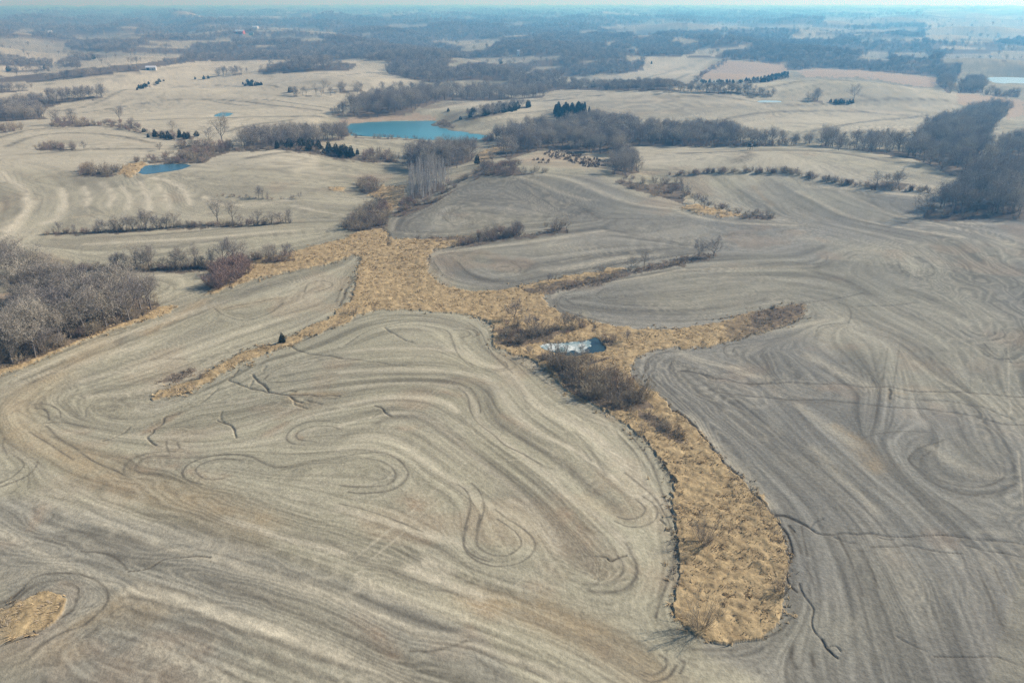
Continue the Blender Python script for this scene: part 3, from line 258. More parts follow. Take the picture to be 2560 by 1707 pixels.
 (A1(460,410,470,360,560,355,640,380,700,385,760,375,830,385,780,405,600,415), 12, 11, 'tree', 'tree in the dark clump on the far tan field', 'dark clump on the far tan field'),
]
PINES = A2(1440,800,1460,760,1490,725,1560,730,1640,715,1720,715,1720,770,1680,820,1580,840,1500,830)
JUNIPERS = A2(1290,1115,1330,1070,1450,1015,1540,1020,1700,1060,1850,1095,1840,1140,1700,1150,1500,1090,1420,1120)
# single trees: (base pixel, height m)
T_LOWER = B1(670,690,780,690,935,690,1040,680,1200,680,1340,680,1440,675,1540,670,1600,650,1650,640,1820,625,1870,630,1960,635)
H_LOWER = [3,5,9.5,8.5,7,8,6.5,9.5,9,8,6,7,7]
T_MID = B1(400,446,510,446,700,440,790,428,830,430,910,424,1000,416,1050,414,1140,408,1190,408,1490,380,1595,375,1650,388,1760,388,1860,385,1920,380,1975,372)
H_MID = [5,4,6,5,7,6,8,6,5,7,10.5,9.5,5,7,6,5.5,6]
T_TOP = B1(1590,200,1690,208,1770,208,1795,208,1830,212,2050,210)
H_TOP = [2,2.2,6,5,3.5,3.5]
T_HEDGE = A1(390,850,500,850,822,832,905,880,1525,985,1430,960,500,1028,575,1020,1090,1030,1180,900)
H_HEDGE = [11,11,11,8,17,9,6,5,5,8]
T_STRIP = B2(1000,460,1060,450,1190,470,1225,470,1480,430,1550,425,1430,790,1780,740,1990,690,2080,665)
H_STRIP = [5,4,7,6,6,6,3.5,4.5,5,5]
T_KNOLL = B3(130,605,230,605,165,285,320,310,100,240,30,200)
H_KNOLL = [6.5,7.5,6,4.5,5,7]
T_POND = B2(1190,1040,1280,1080,1320,1110,1540,1090,1590,1090,1640,1090,1660,1340,1300,1290,1960,1190)
H_POND = [6.5,4,5,5,5,5,6,3.5,3.5]
T_DRAW = E3(140,880,165,300,690,640,1740,-1000)[:3] + D2(2070,610,2010,490) + B2(100,1000,40,1000) + [(610, 905)] + B1(1380,1440)
H_DRAW = [7.5,6.5,3.2,3,3,3.4,2.8,1.6,2.2]
T_HILL = A3(1190,675,1425,990,2120,650,2130,740,1030,960,1900,300)[:5] + A2(120,640,230,750,720,640,2250,635,2290,920,2330,920,390,1110,480,1100,680,1025,800,1150,2040,580)
H_HILL = [13,10,10,10,9,9,10,10,10,8,8,6,11,9,11,9]
CEDARS = A1(1060,925,1150,942,1230,945,1285,950,1345,935,985,905,1930,1005,1980,1008,2060,1008,2125,1015,2180,1028,2250,1045,2300,1060,2340,1070) + A2(30,1075,80,1078,120,1060,300,300)[:3] + A1(1985,635,1700,585,1335,545,1395,545,1425,540,60,490,310,475,640,408) + A2(740,765,910,770,1110,760,940,1125,1730,600,2130,440,1100,440) + [(706, 858)]
H_CEDAR = [.86 * q for q in [5,6,7.5,6,5,4,6,7,8,8,8.5,9,9,9,10,9,5,8,9,5,7,6,12,9,10,4,6,7,7,9,7,8,4.2]]
CEDARS_R = B3(225,35,300,20,520,35,640,42,720,20,885,75,1015,85,1135,115,1320,155,1580,160,1680,150)
H_CEDAR_R = [3,2.6,2.6,3.4,3,2.4,3.2,3.4,3,3,2.6]

PALE = [(P(-100,140,900,150,1050,200,800,300,800,420,-100,420), .62), (P(-100,420,780,420,900,500,560,600,-100,640), .18), (P(1580,360,1960,380,2400,480,2350,500,1900,430,1560,420), .5), (P(1100,230,1700,220,2400,230,2400,330,1900,330,1300,330), .4), (X3(650,700,980,680,1190,520,1900,545,1600,800,1000,770), .45)]

# hedge rows: line of bases, count, half width m, height m, kind, label, group
ROWS = [(A3(0,1000,250,1002,500,1000,740,990), 46, 4, 4, 'shrub', 'bush under the wood band above the pale upper right field', 'bushes under the upper right wood band'),
 (A3(740,1000,830,985,920,990,1100,1010,1350,1050), 40, 7, 6, 'tree', 'thin tree in the gap between the middle wood and the right wood', 'thin trees in the right wood gap'),
 (B1(520,698,800,694,1040,690,1250,686,1500,685), 62, 2.2, 3.2, 'shrub', 'dark low bush under the trees of the lower left hedgerow', 'bushes of the lower left hedgerow'),
 (B1(780,690,1000,686,1300,680,1480,676), 16, 2, 6, 'tree', 'slender bare sapling between the bigger trees of the lower left hedgerow', 'saplings of the lower left hedgerow'),
 (B1(1480,680,1600,655,1720,640,1850,632,2010,636), 24, 3, 3.4, 'redshrub', 'reddish bush at the right end of the lower left hedgerow', 'reddish bushes ending the lower left hedgerow'),
 (B1(320,452,520,444,700,438,1000,424,1280,402), 48, 1.8, 2.6, 'shrub', 'dark low bush under the middle left hedgerow', 'bushes of the middle left hedgerow'),
 (B1(680,436,1000,420,1240,405), 12, 2, 5.5, 'tree', 'slender bare sapling in the middle left hedgerow', 'saplings of the middle left hedgerow'),
 (B1(1280,400,1450,398,1650,396,1850,386,1985,376), 46, 2.5, 3.2, 'shrub', 'low bush beneath the two tall round trees of the middle left hedgerow', 'bushes under the two round hedgerow trees'),
 (B1(1500,196,1600,202,1720,208,1850,212,2050,210), 16, 1.5, 1.8, 'shrub', 'tiny bush on the upper left terrace line', 'bushes of the upper left terrace'),
 (B3(-20,140,60,190,180,240,300,290,420,320), 26, 3, 3.2, 'shrub', 'bush on the hedge running down the right of the middle knoll', 'bushes right of the middle knoll'),
 (B3(-60,55,60,48,200,35,400,28,600,30,760,36,900,66,1050,98,1200,118,1330,135), 120, 2.5, 3.2, 'shrub', 'small brown bush in the long hedge across the upper right', 'bushes of the long upper right hedge'),
 (B3(1330,138,1480,152,1600,158,1700,172), 26, 2.5, 3.0, 'shrub', 'small bush at the right end of the long upper right hedge', 'bushes ending the upper right hedge'),
 (A1(680,850,850,885,1050,930,1200,958,1340,962), 26, 3, 3.5, 'shrub', 'bush in the hedge running down to the dark cedars', 'bushes of the hedge near the cedars'),
 (A1(350,866,500,868,680,862), 26, 5, 4, 'shrub', 'bush in the hedge along the top of the upper left field', 'bushes of the hedge above the upper left field'),
 (A1(1600,1035,1900,1025,2150,1035,2352,1085), 40, 3, 3.2, 'shrub', 'low bush among the cedars left of the big pond', 'bushes among the pond cedars'),
 (A1(1900,1018,2100,1030,2250,1050,2352,1080), 7, 3, 5, 'cedar', 'dark cedar in the thick row along the field left of the big pond', 'thick cedar row left of the big pond'),
 (A1(1040,935,1150,952,1300,955), 9, 3, 5, 'cedar', 'dark cedar in the hedge above the reddish willows', 'cedars above the willows'),
 (A3(0,620,200,632,400,640,660,650), 50, 6, 5, 'tree', 'thin tree in the long row under the right hills', 'long tree row under the right hills'),
 (A3(60,585,110,560,200,480,320,408), 44, 3, 4, 'shrub', 'bush on the slanting hedge between two hill fields', 'slanting hedge bushes'),
 (A3(120,580,300,580,500,570,740,535), 40, 5, 5, 'shrub', 'bush in the dark hedge below the pink hill field', 'hedge bushes below the pink hill field'),
 (A3(1020,704,1120,708,1200,708), 14, 3, 4, 'cedar', 'dark cedar in the short row on the right hill', 'short cedar row on the right hill'),
 (B2(1100,1165,1250,1150,1400,1120,1550,1110,1650,1085), 26, 2.5, 3.2, 'shrub', 'dark bush on the bank behind the icy pond', 'bushes behind the icy pond'),
 (B2(770,545,900,510,1050,485,1240,455), 30, 2.2, 3, 'shrub', 'bare bush on the strip between the upper and middle fields', 'bushes between the upper and middle fields'),
 (B2(1600,812,1800,765,1950,715,2150,690,2352,655), 26, 1.6, 1.8, 'shrub', 'tiny bush on the strip below the middle field', 'bushes below the middle field'),
 (A2(820,815,950,795,1100,770,1290,728), 26, 5, 6, 'cedar', 'dark cedar in the slanting row right of the big pond', 'cedars in the slanting row right of the pond')]
ARM = B3(300,1060,480,985,850,915,860,1015,700,1085,500,1145,320,1185)
HAZE_COL, HAZE_D, HAZE_G = (.14, .54, 1.0), 3.0e-4, .32


# ------------------------------------------------------------------ pixel <-> place
def ray(px):
    px = np.asarray(px, float)
    u, v = (px[:, 0] - CX) / F, (px[:, 1] - CY) / F
    return np.stack([u, cp - v * sp, -sp - v * cp], 1)
def plane(px, z=0.0):
    d = ray(px)
    t = (z - CAM_H) / np.minimum(d[:, 2], -0.002)
    return d[:, :2] * t[:, None]
def project(x, y, z):
    dep = np.maximum(y * cp + (CAM_H - z) * sp, 0.5)
    return CX + F * x / dep, CY + F * ((CAM_H - z) * cp - y * sp) / dep
def inpoly(px, py, poly):
    poly = np.asarray(poly, float)
    out = np.zeros(len(px), bool)
    x0, y0 = poly.min(0); x1, y1 = poly.max(0)
    idx = np.nonzero((px > x0) & (px < x1) & (py > y0) & (py < y1))[0]
    if len(idx) == 0: return out
    qx, qy = px[idx], py[idx]
    r = np.zeros(len(idx), bool)
    n = len(poly)
    for i in range(n):
        ax, ay = poly[i]; bx, by = poly[(i + 1) % n]
        if ay == by: continue
        c = (ay > qy) != (by > qy)
        r ^= c & (qx < (bx - ax) * (qy - ay) / (by - ay) + ax)
    out[idx] = r
    return out
def inany(px, py, polys):
    o = np.zeros(len(px), bool)
    for p in polys: o |= inpoly(px, py, p)
    return o
def segdist(x, y, pts, closed=False):
    d = np.full(x.shape, 1e9, x.dtype)
    n = len(pts)
    for i in range(n if closed else n - 1):
        ax, ay = pts[i]; bx, by = pts[(i + 1) % n]
        vx, vy = bx - ax, by - ay
        L = vx * vx + vy * vy + 1e-9
        t = np.clip(((x - ax) * vx + (y - ay) * vy) / L, 0, 1)
        d = np.minimum(d, (x - ax - t * vx) ** 2 + (y - ay - t * vy) ** 2)
    return np.sqrt(d)
_T = np.random.default_rng(3).random(65536).astype(np.float32)
def vnoise(x, y, seed=0):
    ix = np.floor(x); iy = np.floor(y)
    fx = (x - ix).astype(np.float32); fy = (y - iy).astype(np.float32)
    ix = ix.astype(np.int64) + seed * 7919; iy = iy.astype(np.int64) + seed * 104729
    h = lambda a, b: _T[((a * 73856093) ^ (b * 19349663) ^ ((a * b) >> 3)) & 65535]
    fx = fx * fx * (3 - 2 * fx); fy = fy * fy * (3 - 2 * fy)
    return (h(ix, iy) * (1 - fx) + h(ix + 1, iy) * fx) * (1 - fy) + (h(ix, iy + 1) * (1 - fx) + h(ix + 1, iy + 1) * fx) * fy
def fbm(x, y, seed=0, o=4):
    s = 0; a = 0.5; t = 0
    for i in range(o):
        s = s + a * vnoise(x * 2 ** i, y * 2 ** i, seed + i); t += a; a *= 0.55
    return s / t
def sstep(a, b, v):
    t = np.clip((v - a) / (b - a), 0, 1)
    return t * t * (3 - 2 * t)

# ------------------------------------------------------------------ terrain: draws, knolls, far rolling hills
DR = [(plane(p), w) for p, w in DRAWS]
BU = [(plane([(a, b)])[0], sx, sy, h) for a, b, sx, sy, h in BUMPS]
_w = np.random.default_rng(11)
WAV = [(L, _w.uniform(0, math.pi), _w.uniform(0, 6.28)) for L in (260, 330, 390, 450, 520, 610, 700, 830, 980, 1200)]
def zbase(x, y):
    x = np.asarray(x, np.float64); y = np.asarray(y, np.float64)
    r = np.hypot(x, y)
    k = np.zeros_like(x)
    near = r < 1300
    xn, yn = x[near], y[near]
    acc = np.zeros_like(xn)
    for pts, w in DR:
        d = segdist(xn, yn, pts)
        acc += w * np.exp(-d / 14.0)
    dd = -14.0 * np.log(acc + 1e-12)
    k[near] = np.clip(dd, 0, 400)
    z = 9.0 * (1 - np.exp(-(k / 75.0) ** 1.5)) * (1 - sstep(500, 1000, r))
    for (bx, by), sx, sy, h in BU:
        z += h * np.exp(-((x - bx) / sx) ** 2 - ((y - by) / sy) ** 2)
    f = sstep(420, 1500, r)
    amp = 3.4 * f + 2.6 * sstep(1800, 5000, r)
    w = 0
    for L, a, ph in WAV:
        w = w + np.sin(6.283 * (x * math.cos(a) + y * math.sin(a)) / L + ph)
    z += amp * w * 0.9 - 4 * sstep(1500, 4000, r)
    z += 0.35 * (1 - f) * (vnoise(x / 23, y / 23, 5) - .5)
    return z
def march(px, zf):
    d = ray(px)
    n = len(d)
    t = np.zeros(n); done = np.zeros(n, bool); res = np.zeros((n, 3))
    ts = 70 * 1.018 ** np.arange(340)
    lo = np.full(n, ts[0]); hi = np.full(n, ts[-1])
    X = d[:, None, :] * ts[None, :, None]
    Z = zf(X[..., 0].ravel(), X[..., 1].ravel()).reshape(n, -1)
    below = (CAM_H + X[..., 2]) < Z
    first = np.where(below.any(1), below.argmax(1), len(ts) - 1)
    lo = ts[np.maximum(first - 1, 0)]; hi = ts[first]
    for _ in range(14):
        m = (lo + hi) / 2
        q = d * m[:, None]
        b = (CAM_H + q[:, 2]) < zf(q[:, 0], q[:, 1])
        hi = np.where(b, m, hi); lo = np.where(b, lo, m)
    q = d * hi[:, None]
    return q[:, :2]
PONDS = []
for name, pl, lab in POND_PX:
    w = march(pl, zbase)
    lv = float(np.percentile(zbase(w[:, 0], w[:, 1]), 30))
    PONDS.append((name, plane(pl, lv), lv, lab))
    if lab == 'ice': PONDS.append(('pond_ice', plane(ICE_PX, lv + .03), lv + .03, 'sheet'))
def zf(x, y):
    x = np.asarray(x, np.float64); y = np.asarray(y, np.float64)
    z = zbase(x, y)
    for name, w, lv, lab in PONDS:
        if lab == 'sheet': continue
        m = 45 if lv else 45
        sel = np.nonzero((x > w[:, 0].min() - m) & (x < w[:, 0].max() + m) & (y > w[:, 1].min() - m) & (y < w[:, 1].max() + m))[0]
        if len(sel) == 0: continue
        d = segdist(x[sel], y[sel], w, True)
        ins = inpoly(x[sel], y[sel], w)
        d = np.where(ins, -d, d)
        k = 1 - sstep(1.5, 34, d)
        tgt = lv + np.clip(d * 0.12, -1.6, .5) - .1
        z[sel] = z[sel] * (1 - k) + tgt * k
    return z
def unproj(px): return march(px, zf)
def smooth(p, n=5):
    p = np.asarray(p, float)
    if len(p) < 3: return p
    q = np.vstack([2 * p[0] - p[1], p, 2 * p[-1] - p[-2]])
    out = []
    for i in range(1, len(q) - 2):
        for t in np.arange(n) / n:
            out.append(.5 * (2 * q[i] + (q[i + 1] - q[i - 1]) * t + (2 * q[i - 1] - 5 * q[i] + 4 * q[i + 1] - q[i + 2]) * t * t + (-q[i - 1] + 3 * q[i] - 3 * q[i + 1] + q[i + 2]) * t ** 3))
    out.append(p[-1])
    return np.array(out)
# every traced line unprojected in one march
_all = [pt for L in LINES for pt in L[1]]
_wp = unproj(_all)
LW = []; _i = 0
for kind, pts, width, amp in LINES:
    LW.append((kind, smooth(_wp[_i:_i + len(pts)], 5), width, amp)); _i += len(pts)

# ------------------------------------------------------------------ materials
def mat(name):
    m = bpy.data.materials.new(name); m.use_nodes = True
    n = m.node_tree.nodes; b = n['Principled BSDF']
    b.inputs['Roughness'].default_value = 0.9
    b.inputs['Specular IOR Level'].default_value = 0.15
    return m, n, m.node_tree.links, b
def N(n, t, **kw):
    o = n.new(t)
    for k, v in kw.items(): setattr(o, k, v)
    return o
def mixc(n, l, fac, a, b, blend='MIX'):
    m = N(n, 'ShaderNodeMix', data_type='RGBA', blend_type=blend)
    for s, v in ((m.inputs[0], fac), (m.inputs[6], a), (m.inputs[7], b)):
        if hasattr(v, 'is_linked'): l.new(v, s)
        elif isinstance(v, (int, float)): s.default_value = v
        else: s.default_value = (*v, 1)
    return m.outputs[2]
def mth(n, l, op, a, b=0.0, clamp=False):
    m = N(n, 'ShaderNodeMath', operation=op, use_clamp=clamp)
    for s, v in ((m.inputs[0], a), (m.inputs[1], b)):
        if hasattr(v, 'is_linked'): l.new(v, s)
        else: s.default_value = v
    return m.outputs[0]
def noise(n, l, vec, scale, detail=3, rough=.6):
    t = N(n, 'ShaderNodeTexNoise'); t.inputs['Scale'].default_value = scale
    t.inputs['Detail'].default_value = detail; t.inputs['Roughness'].default_value = rough
    if vec is not None: l.new(vec, t.inputs['Vector'])
    return t.outputs[0]
def ramp(n, l, v, a, b):
    m = N(n, 'ShaderNodeMapRange'); l.new(v, m.inputs[0])
    m.inputs[1].default_value = a; m.inputs[2].default_value = b
    return m.outputs[0]
def simple(name, col, var=0.25, col2=None, scale=3.0, rough=.9, spec=.1):
    m, n, l, b = mat(name)
    oi = N(n, 'ShaderNodeObjectInfo'); g = N(n, 'ShaderNodeNewGeometry'); tc = N(n, 'ShaderNodeTexCoord')
    f = noise(n, l, tc.outputs['Object'], scale)
    c = mixc(n, l, ramp(n, l, f, .3, .7), col, col2 or tuple(c * (1 - var) for c in col))
    c = mixc(n, l, oi.outputs['Random'], c, mixc(n, l, 1.0, c, (1 - var, 1 - var, 1 - var * .8), 'MULTIPLY'))
    l.new(c, b.inputs['Base Color'])
    b.inputs['Roughness'].default_value = rough; b.inputs['Specular IOR Level'].default_value = spec
    return m

# ------------------------------------------------------------------ tagging
def tag(o, label=None, cat=None, group=None, kind=None):
    if label: o['label'] = label
    if cat: o['category'] = cat
    if group: o['group'] = group
    if kind: o['kind'] = kind
    return o
def newmesh(name, V, T, m):
    V = np.asarray(V, np.float32); T = np.asarray(T, np.int32)
    me = bpy.data.meshes.new(name)
    me.vertices.add(len(V)); me.vertices.foreach_set('co', V.ravel())
    k = T.shape[1]
    me.loops.add(T.size); me.loops.foreach_set('vertex_index', T.ravel())
    me.polygons.add(len(T)); me.polygons.foreach_set('loop_start', np.arange(0, T.size, k, dtype=np.int32))
    me.update(calc_edges=True)
    if m: me.materials.append(m)
    return me
def link(name, data, parent=None):
    o = bpy.data.objects.new(name, data); C.objects.link(o)
    if parent: o.parent = parent
    return o

# ------------------------------------------------------------------ ground sheet
DA = 0.06
az = np.concatenate([np.linspace(-180, -39, 60, endpoint=False), np.arange(-39, 39, DA), np.linspace(39, 180, 60, endpoint=False)])
dep = np.concatenate([[89, 86, 82, 77, 72, 67, 63, 59, 56, 54, 52, 50.5], np.arange(49.5, 0.62, -0.058)])
rr = np.concatenate([CAM_H / np.tan(np.radians(dep)), np.geomspace(9800, 24000, 22)])
TH, RR = np.meshgrid(np.radians(az), rr)
gx = (RR * np.sin(TH)).ravel(); gy = (RR * np.cos(TH)).ravel()
nr, na = TH.shape
gz = zf(gx, gy)
rad = RR.ravel()
drow = np.repeat(np.gradient(rr), na)
gu, gv = project(gx, gy, gz)
front = gy > 20
gu = np.where(front, gu, -9e3)
infr = (gu > -150) & (gu < 2710) & (gv < 1850) & front
vi = np.nonzero(infr)[0]
# direction of the drilled rows, from the traced lines and the contour of the land
SP, SA, SWT = [], [], []
for kind, pts, width, amp in LW:
    if kind in ('gully', 'cross'): continue
    a = pts[:-1]; b = pts[1:]
    L = np.hypot(*(b - a).T)
    an = np.arctan2(b[:, 1] - a[:, 1], b[:, 0] - a[:, 0])
    SP.append((a + b) / 2); SA.append(an); SWT.append(L)
_g = unproj([pt for i in (0, 2, 3, 4, 5, 6, 7, 9) for pt in GRASS[i]]); _i = 0
for i in (0, 2, 3, 4, 5, 6, 7, 9):
    q = _g[_i:_i + len(GRASS[i])]; _i += len(GRASS[i])
    q = smooth(q, 3); a, b = q[:-1], q[1:]; L = np.hypot(*(b - a).T); k = L < 60
    SP.append(((a + b) / 2)[k]); SA.append(np.arctan2(b[:, 1] - a[:, 1], b[:, 0] - a[:, 0])[k]); SWT.append(L[k] * .8)
SP = np.concatenate(SP); SA = np.concatenate(SA); SWT = np.concatenate(SWT)
NT, NR = 130, 120
gth = np.radians(np.linspace(-42, 42, NT)); glr = np.linspace(math.log(75), math.log(4000), NR)
G1, G2 = np.meshgrid(gth, glr)
qx = (np.exp(G2) * np.sin(G1)).ravel(); qy = (np.exp(G2) * np.cos(G1)).ravel()
e = 4.0
zx = (zf(qx + e, qy) - zf(qx - e, qy)) / (2 * e); zy = (zf(qx, qy + e) - zf(qx, qy - e)) / (2 * e)
can = np.arctan2(zx, -zy); cw = np.hypot(zx, zy) / .06 + .05
c2 = cw * np.cos(2 * can) / 70 ** 2.5; s2 = cw * np.sin(2 * can) / 70 ** 2.5
for k in range(0, len(SP), 400):
    d2 = (qx[:, None] - SP[None, k:k + 400, 0]) ** 2 + (qy[:, None] - SP[None, k:k + 400, 1]) ** 2
    w = SWT[None, k:k + 400] * (d2 + 9) ** -1.5 * 1.2
    c2 += (w * np.cos(2 * SA[None, k:k + 400])).sum(1); s2 += (w * np.sin(2 * SA[None, k:k + 400])).sum(1)
mg = np.hypot(c2, s2) + 1e-12
FC = (c2 / mg).reshape(NR, NT).astype(np.float32); FS = (s2 / mg).reshape(NR, NT).astype(np.float32)
def direction(x, y):
    a = (np.arctan2(x, y) - gth[0]) / (gth[1] - gth[0]); b = (np.log(np.hypot(x, y)) - glr[0]) / (glr[1] - glr[0])
    a = np.clip(a, 0, NT - 1.001); b = np.clip(b, 0, NR - 1.001)
    i = a.astype(int); j = b.astype(int); fa = a - i; fb = b - j
    it = lambda M: (M[j, i] * (1 - fa) + M[j, i + 1] * fa) * (1 - fb) + (M[j + 1, i] * (1 - fa) + M[j + 1, i + 1] * fa) * fb
    an = .5 * np.arctan2(it(FS), it(FC))
    return np.cos(an), np.sin(an)
x0 = gx[vi]; y0 = gy[vi]
res = rad[vi] * math.radians(DA)
h = np.maximum(4.0, res * 4)
dr_ = drow[vi]
f1 = np.maximum(.62, 1.35 * dr_); f2 = np.maximum(2.3, 2.6 * dr_); f3 = np.maximum(6.5, 5.5 * dr_)
q2 = lambda f: 2.0 ** (np.round(np.log2(f) * 2) / 2)
l1 = q2(f1); l2 = q2(f2); l3 = q2(f3)
lrr = np.log(rr)
def gsample(Gd, x, y):
    """value of a field kept on the sheet's own grid, at any place"""
    b = np.interp(np.log(np.hypot(x, y)), lrr, np.arange(nr)); a = np.interp(np.degrees(np.arctan2(x, y)), az, np.arange(na))
    i = np.minimum(a.astype(np.int32), na - 2); j = np.minimum(b.astype(np.int32), nr - 2)
    fa = (a - i).astype(np.float32); fb = (b - j).astype(np.float32)
    return (Gd[j, i] * (1 - fa) + Gd[j, i + 1] * fa) * (1 - fb) + (Gd[j + 1, i] * (1 - fa) + Gd[j + 1, i + 1] * fa) * fb
def along(h, n, f):
    """mean of f along the drilled row through every vertex, n steps of length h each way"""
    acc = 0; cnt = 0
    for sgn in (1, -1):
        x, y = x0.copy(), y0.copy()
        dx, dy = direction(x, y); dx, dy = dx * sgn, dy * sgn
        for k in range(n):
            if k or sgn > 0: acc = acc + f(x, y); cnt += 1
            if k == n - 1: break
            x = x + dx * h; y = y + dy * h
            ex, ey = direction(x, y)
            g = np.sign(ex * dx + ey * dy); g[g == 0] = 1
            dx, dy = ex * g, ey * g
    return acc / cnt
def streaks(l, seed, n1, n2):
    a = along(.7 * l, n1, lambda x, y: vnoise(x / l, y / l, seed))
    if n2:
        Gd = np.zeros(nr * na, np.float32); Gd[vi] = a - a.mean(); Gd = Gd.reshape(nr, na)
        a = along(3.2 * l, n2, lambda x, y: gsample(Gd, x, y))
    return a
x0 = x0.astype(np.float32); y0 = y0.astype(np.float32); l1 = l1.astype(np.float32); l2 = l2.astype(np.float32); l3 = l3.astype(np.float32)
acc = [streaks(l1, 21, 8, 10), streaks(l2, 22, 8, 7), streaks(l3, 23, 9, 0)]
def norm(a):
    a = a - a.mean(); return a / (a.std() + 1e-9)
streak = np.zeros(len(gx)); streak2 = np.zeros(len(gx))
streak[vi] = norm(acc[0]) * .85 + norm(acc[1]) * .5
fine = np.zeros(len(gx)); fine[vi] = norm(acc[2]); fine2 = np.zeros(len(gx)); fine2[vi] = norm(acc[1])
fr = lambda q, w: np.exp(-(((q - np.floor(q)) - .5) / w) ** 2)
LINED = fr(fine * 1.9 + .2, .15) * sstep(.35, .65, fbm(gx / 40, gy / 40, 301, 3)) + .5 * fr(fine2 * 1.0, .13)
LINEP = fr(fine * 1.9 + .62, .17) * sstep(.35, .65, fbm(gx / 40, gy / 40, 305, 3))
streak2[vi] = norm(acc[2])
# lines
M = {k: np.zeros(len(gx)) for k in ('track', 'pale', 'gully', 'rust', 'grey', 'grass', 'litter', 'pasture', 'green', 'lane')}
wob = vnoise(gx / 9, gy / 9, 31)
wob2 = fbm(gx / 2.5, gy / 2.5, 33, 2)
spc = 0.55 * rad * math.radians(DA) + 0.22 * drow
dz = np.zeros(len(gx))
for kind, pts, width, amp in LW:
    m = width * 4 + 8
    a, b = pts.min(0) - m, pts.max(0) + m
    s = np.nonzero((gx > a[0]) & (gx < b[0]) & (gy > a[1]) & (gy < b[1]) & infr)[0]
    if len(s) == 0: continue
    jx = gx[s]; jy = gy[s]
    if kind == 'gully':
        jx = jx + 1.0 * (vnoise(jx / 3, jy / 3, 41) - .5) + 2.2 * (vnoise(jx / 9, jy / 9, 43) - .5); jy = jy + 1.0 * (vnoise(jx / 3, jy / 3, 42) - .5)
    d = segdist(jx, jy, pts)
    we = np.maximum(width * (0.6 + .8 * wob[s] if kind != 'gully' else (0.1 + .6 * wob[s]) * (.5 + wob2[s])), spc[s] * (.8 if kind == 'gully' else .9))
    if kind == 'gully': width = width * .5; we = np.maximum(we, .45 * drow[s])
    v = amp * np.minimum(1, width / we) * np.exp(-(d / we) ** 2) * (0.45 + .8 * wob2[s])
    ch = {'dark': 'track', 'band': 'track', 'pale': 'pale', 'cross': 'pale', 'gully': 'gully', 'lane': 'lane', 'rust': 'rust'}[kind]
    M[ch][s] = np.maximum(M[ch][s], v)
    if kind == 'gully':
        dz[s] = np.minimum(dz[s], -.25 * amp * np.exp(-(d / np.maximum(width * .55, .65 * drow[s])) ** 2))
def area(ch, polys, jit=6.0, val=1.0):
    for p in polys:
        ju = gu + jit * ((wob2 - .5) * 1.4 + (vnoise(gx / .9, gy / .9, 52) - .5) * 1.6) ; jv = gv + jit * .7 * (vnoise(gx / 3, gy / 3, 51) - .5) * 2
        k = inpoly(ju, jv, p)
        M[ch][k] = val
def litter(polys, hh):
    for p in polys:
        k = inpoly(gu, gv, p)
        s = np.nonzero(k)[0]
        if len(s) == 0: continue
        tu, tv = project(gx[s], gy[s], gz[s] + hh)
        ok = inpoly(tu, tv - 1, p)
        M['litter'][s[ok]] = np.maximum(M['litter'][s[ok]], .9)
nz = fbm(gx / 60, gy / 60, 61, 3)
area('grass', GRASS); area('pasture', PASTURE[1:]); area('pasture', PASTURE[:1], 6, .35); area('litter', [ARM], 8, .5); area('litter', LITTER, 8, .85)
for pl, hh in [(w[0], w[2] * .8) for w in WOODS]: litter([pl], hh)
fj = lambda x, y: (40 * (fbm(x / 70, y / 140, 201, 3) - .5) * np.clip(1500 / np.hypot(x, y), .2, 1), 12 * (fbm(x / 60, y / 200, 202, 3) - .5) * np.clip(1500 / np.hypot(x, y), .25, 1))
_a, _b = fj(gx, gy)
nf = inany(gu + _a, gv + _b, FARFIELD)
fw = inpoly(gu + _a, gv + _b * .5, FARWOOD) & ~nf & (rad > 900)
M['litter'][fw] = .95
far = (rad > 5500)
fm = sstep(.56, .62, fbm(gx / 900, gy / 260, 71, 3))
M['litter'] = np.where(far & (gv < 46), np.maximum(.95 * (1 - fm), 0), M['litter'])
for pl, v in GREY: 
    k = inpoly(gu + 60 * (nz - .5), gv + 40 * (wob - .5), pl); M['grey'][k] = v
# soften the grey zone
gg = M['grey'].reshape(nr, na)
for _ in range(40):
    gg[1:-1] = (gg[:-2] + 2 * gg[1:-1] + gg[2:]) / 4; gg[:, 1:-1] = (gg[:, :-2] + 2 * gg[:, 1:-1] + gg[:, 2:]) / 4
M['grey'] = gg.ravel()
M['grey'] = np.maximum(M['grey'], .45 * sstep(.5, .6, fbm(gx / 420, gy / 420, 311, 2)) * (rad > 620))
M['rust'] = np.maximum(M['rust'], .4 * sstep(.62, .76, fbm(gx / 26, gy / 26, 81, 4) + .03 * streak2) * (rad < 900))
M['rust'] *= (0.6 + .5 * wob2)
PALEM = np.zeros(len(gx))
for pl, v in PALE:
    k = inpoly(gu + 30 * (nz - .5), gv + 20 * (nz - .5), pl) ; PALEM[k] = v
gg = PALEM.reshape(nr, na)
for _ in range(24):
    gg[1:-1] = (gg[:-2] + 2 * gg[1:-1] + gg[2:]) / 4; gg[:, 1:-1] = (gg[:, :-2] + 2 * gg[:, 1:-1] + gg[:, 2:]) / 4
PALEM = gg.ravel()
M['green'] = sstep(.45, .7, fbm(gx / 70, gy / 70, 83, 3))
M['pale'] = M['pale'] + .10 * sstep(.6, 1.9, streak2) + PALEM + .26 * LINEP * infr
M['track'] = M['track'] * (1 - .7 * M['grass']) + (.10 * sstep(.7, 1.9, -streak2) + .29 * LINED * infr) * (1 - M['grass']) * (1 - M['litter'])
gz = gz + dz
for _n, w_, _l, _k in PONDS:
    k = inpoly(gx, gy, w_); M['grass'][k] = 0; M['litter'][k] = .6
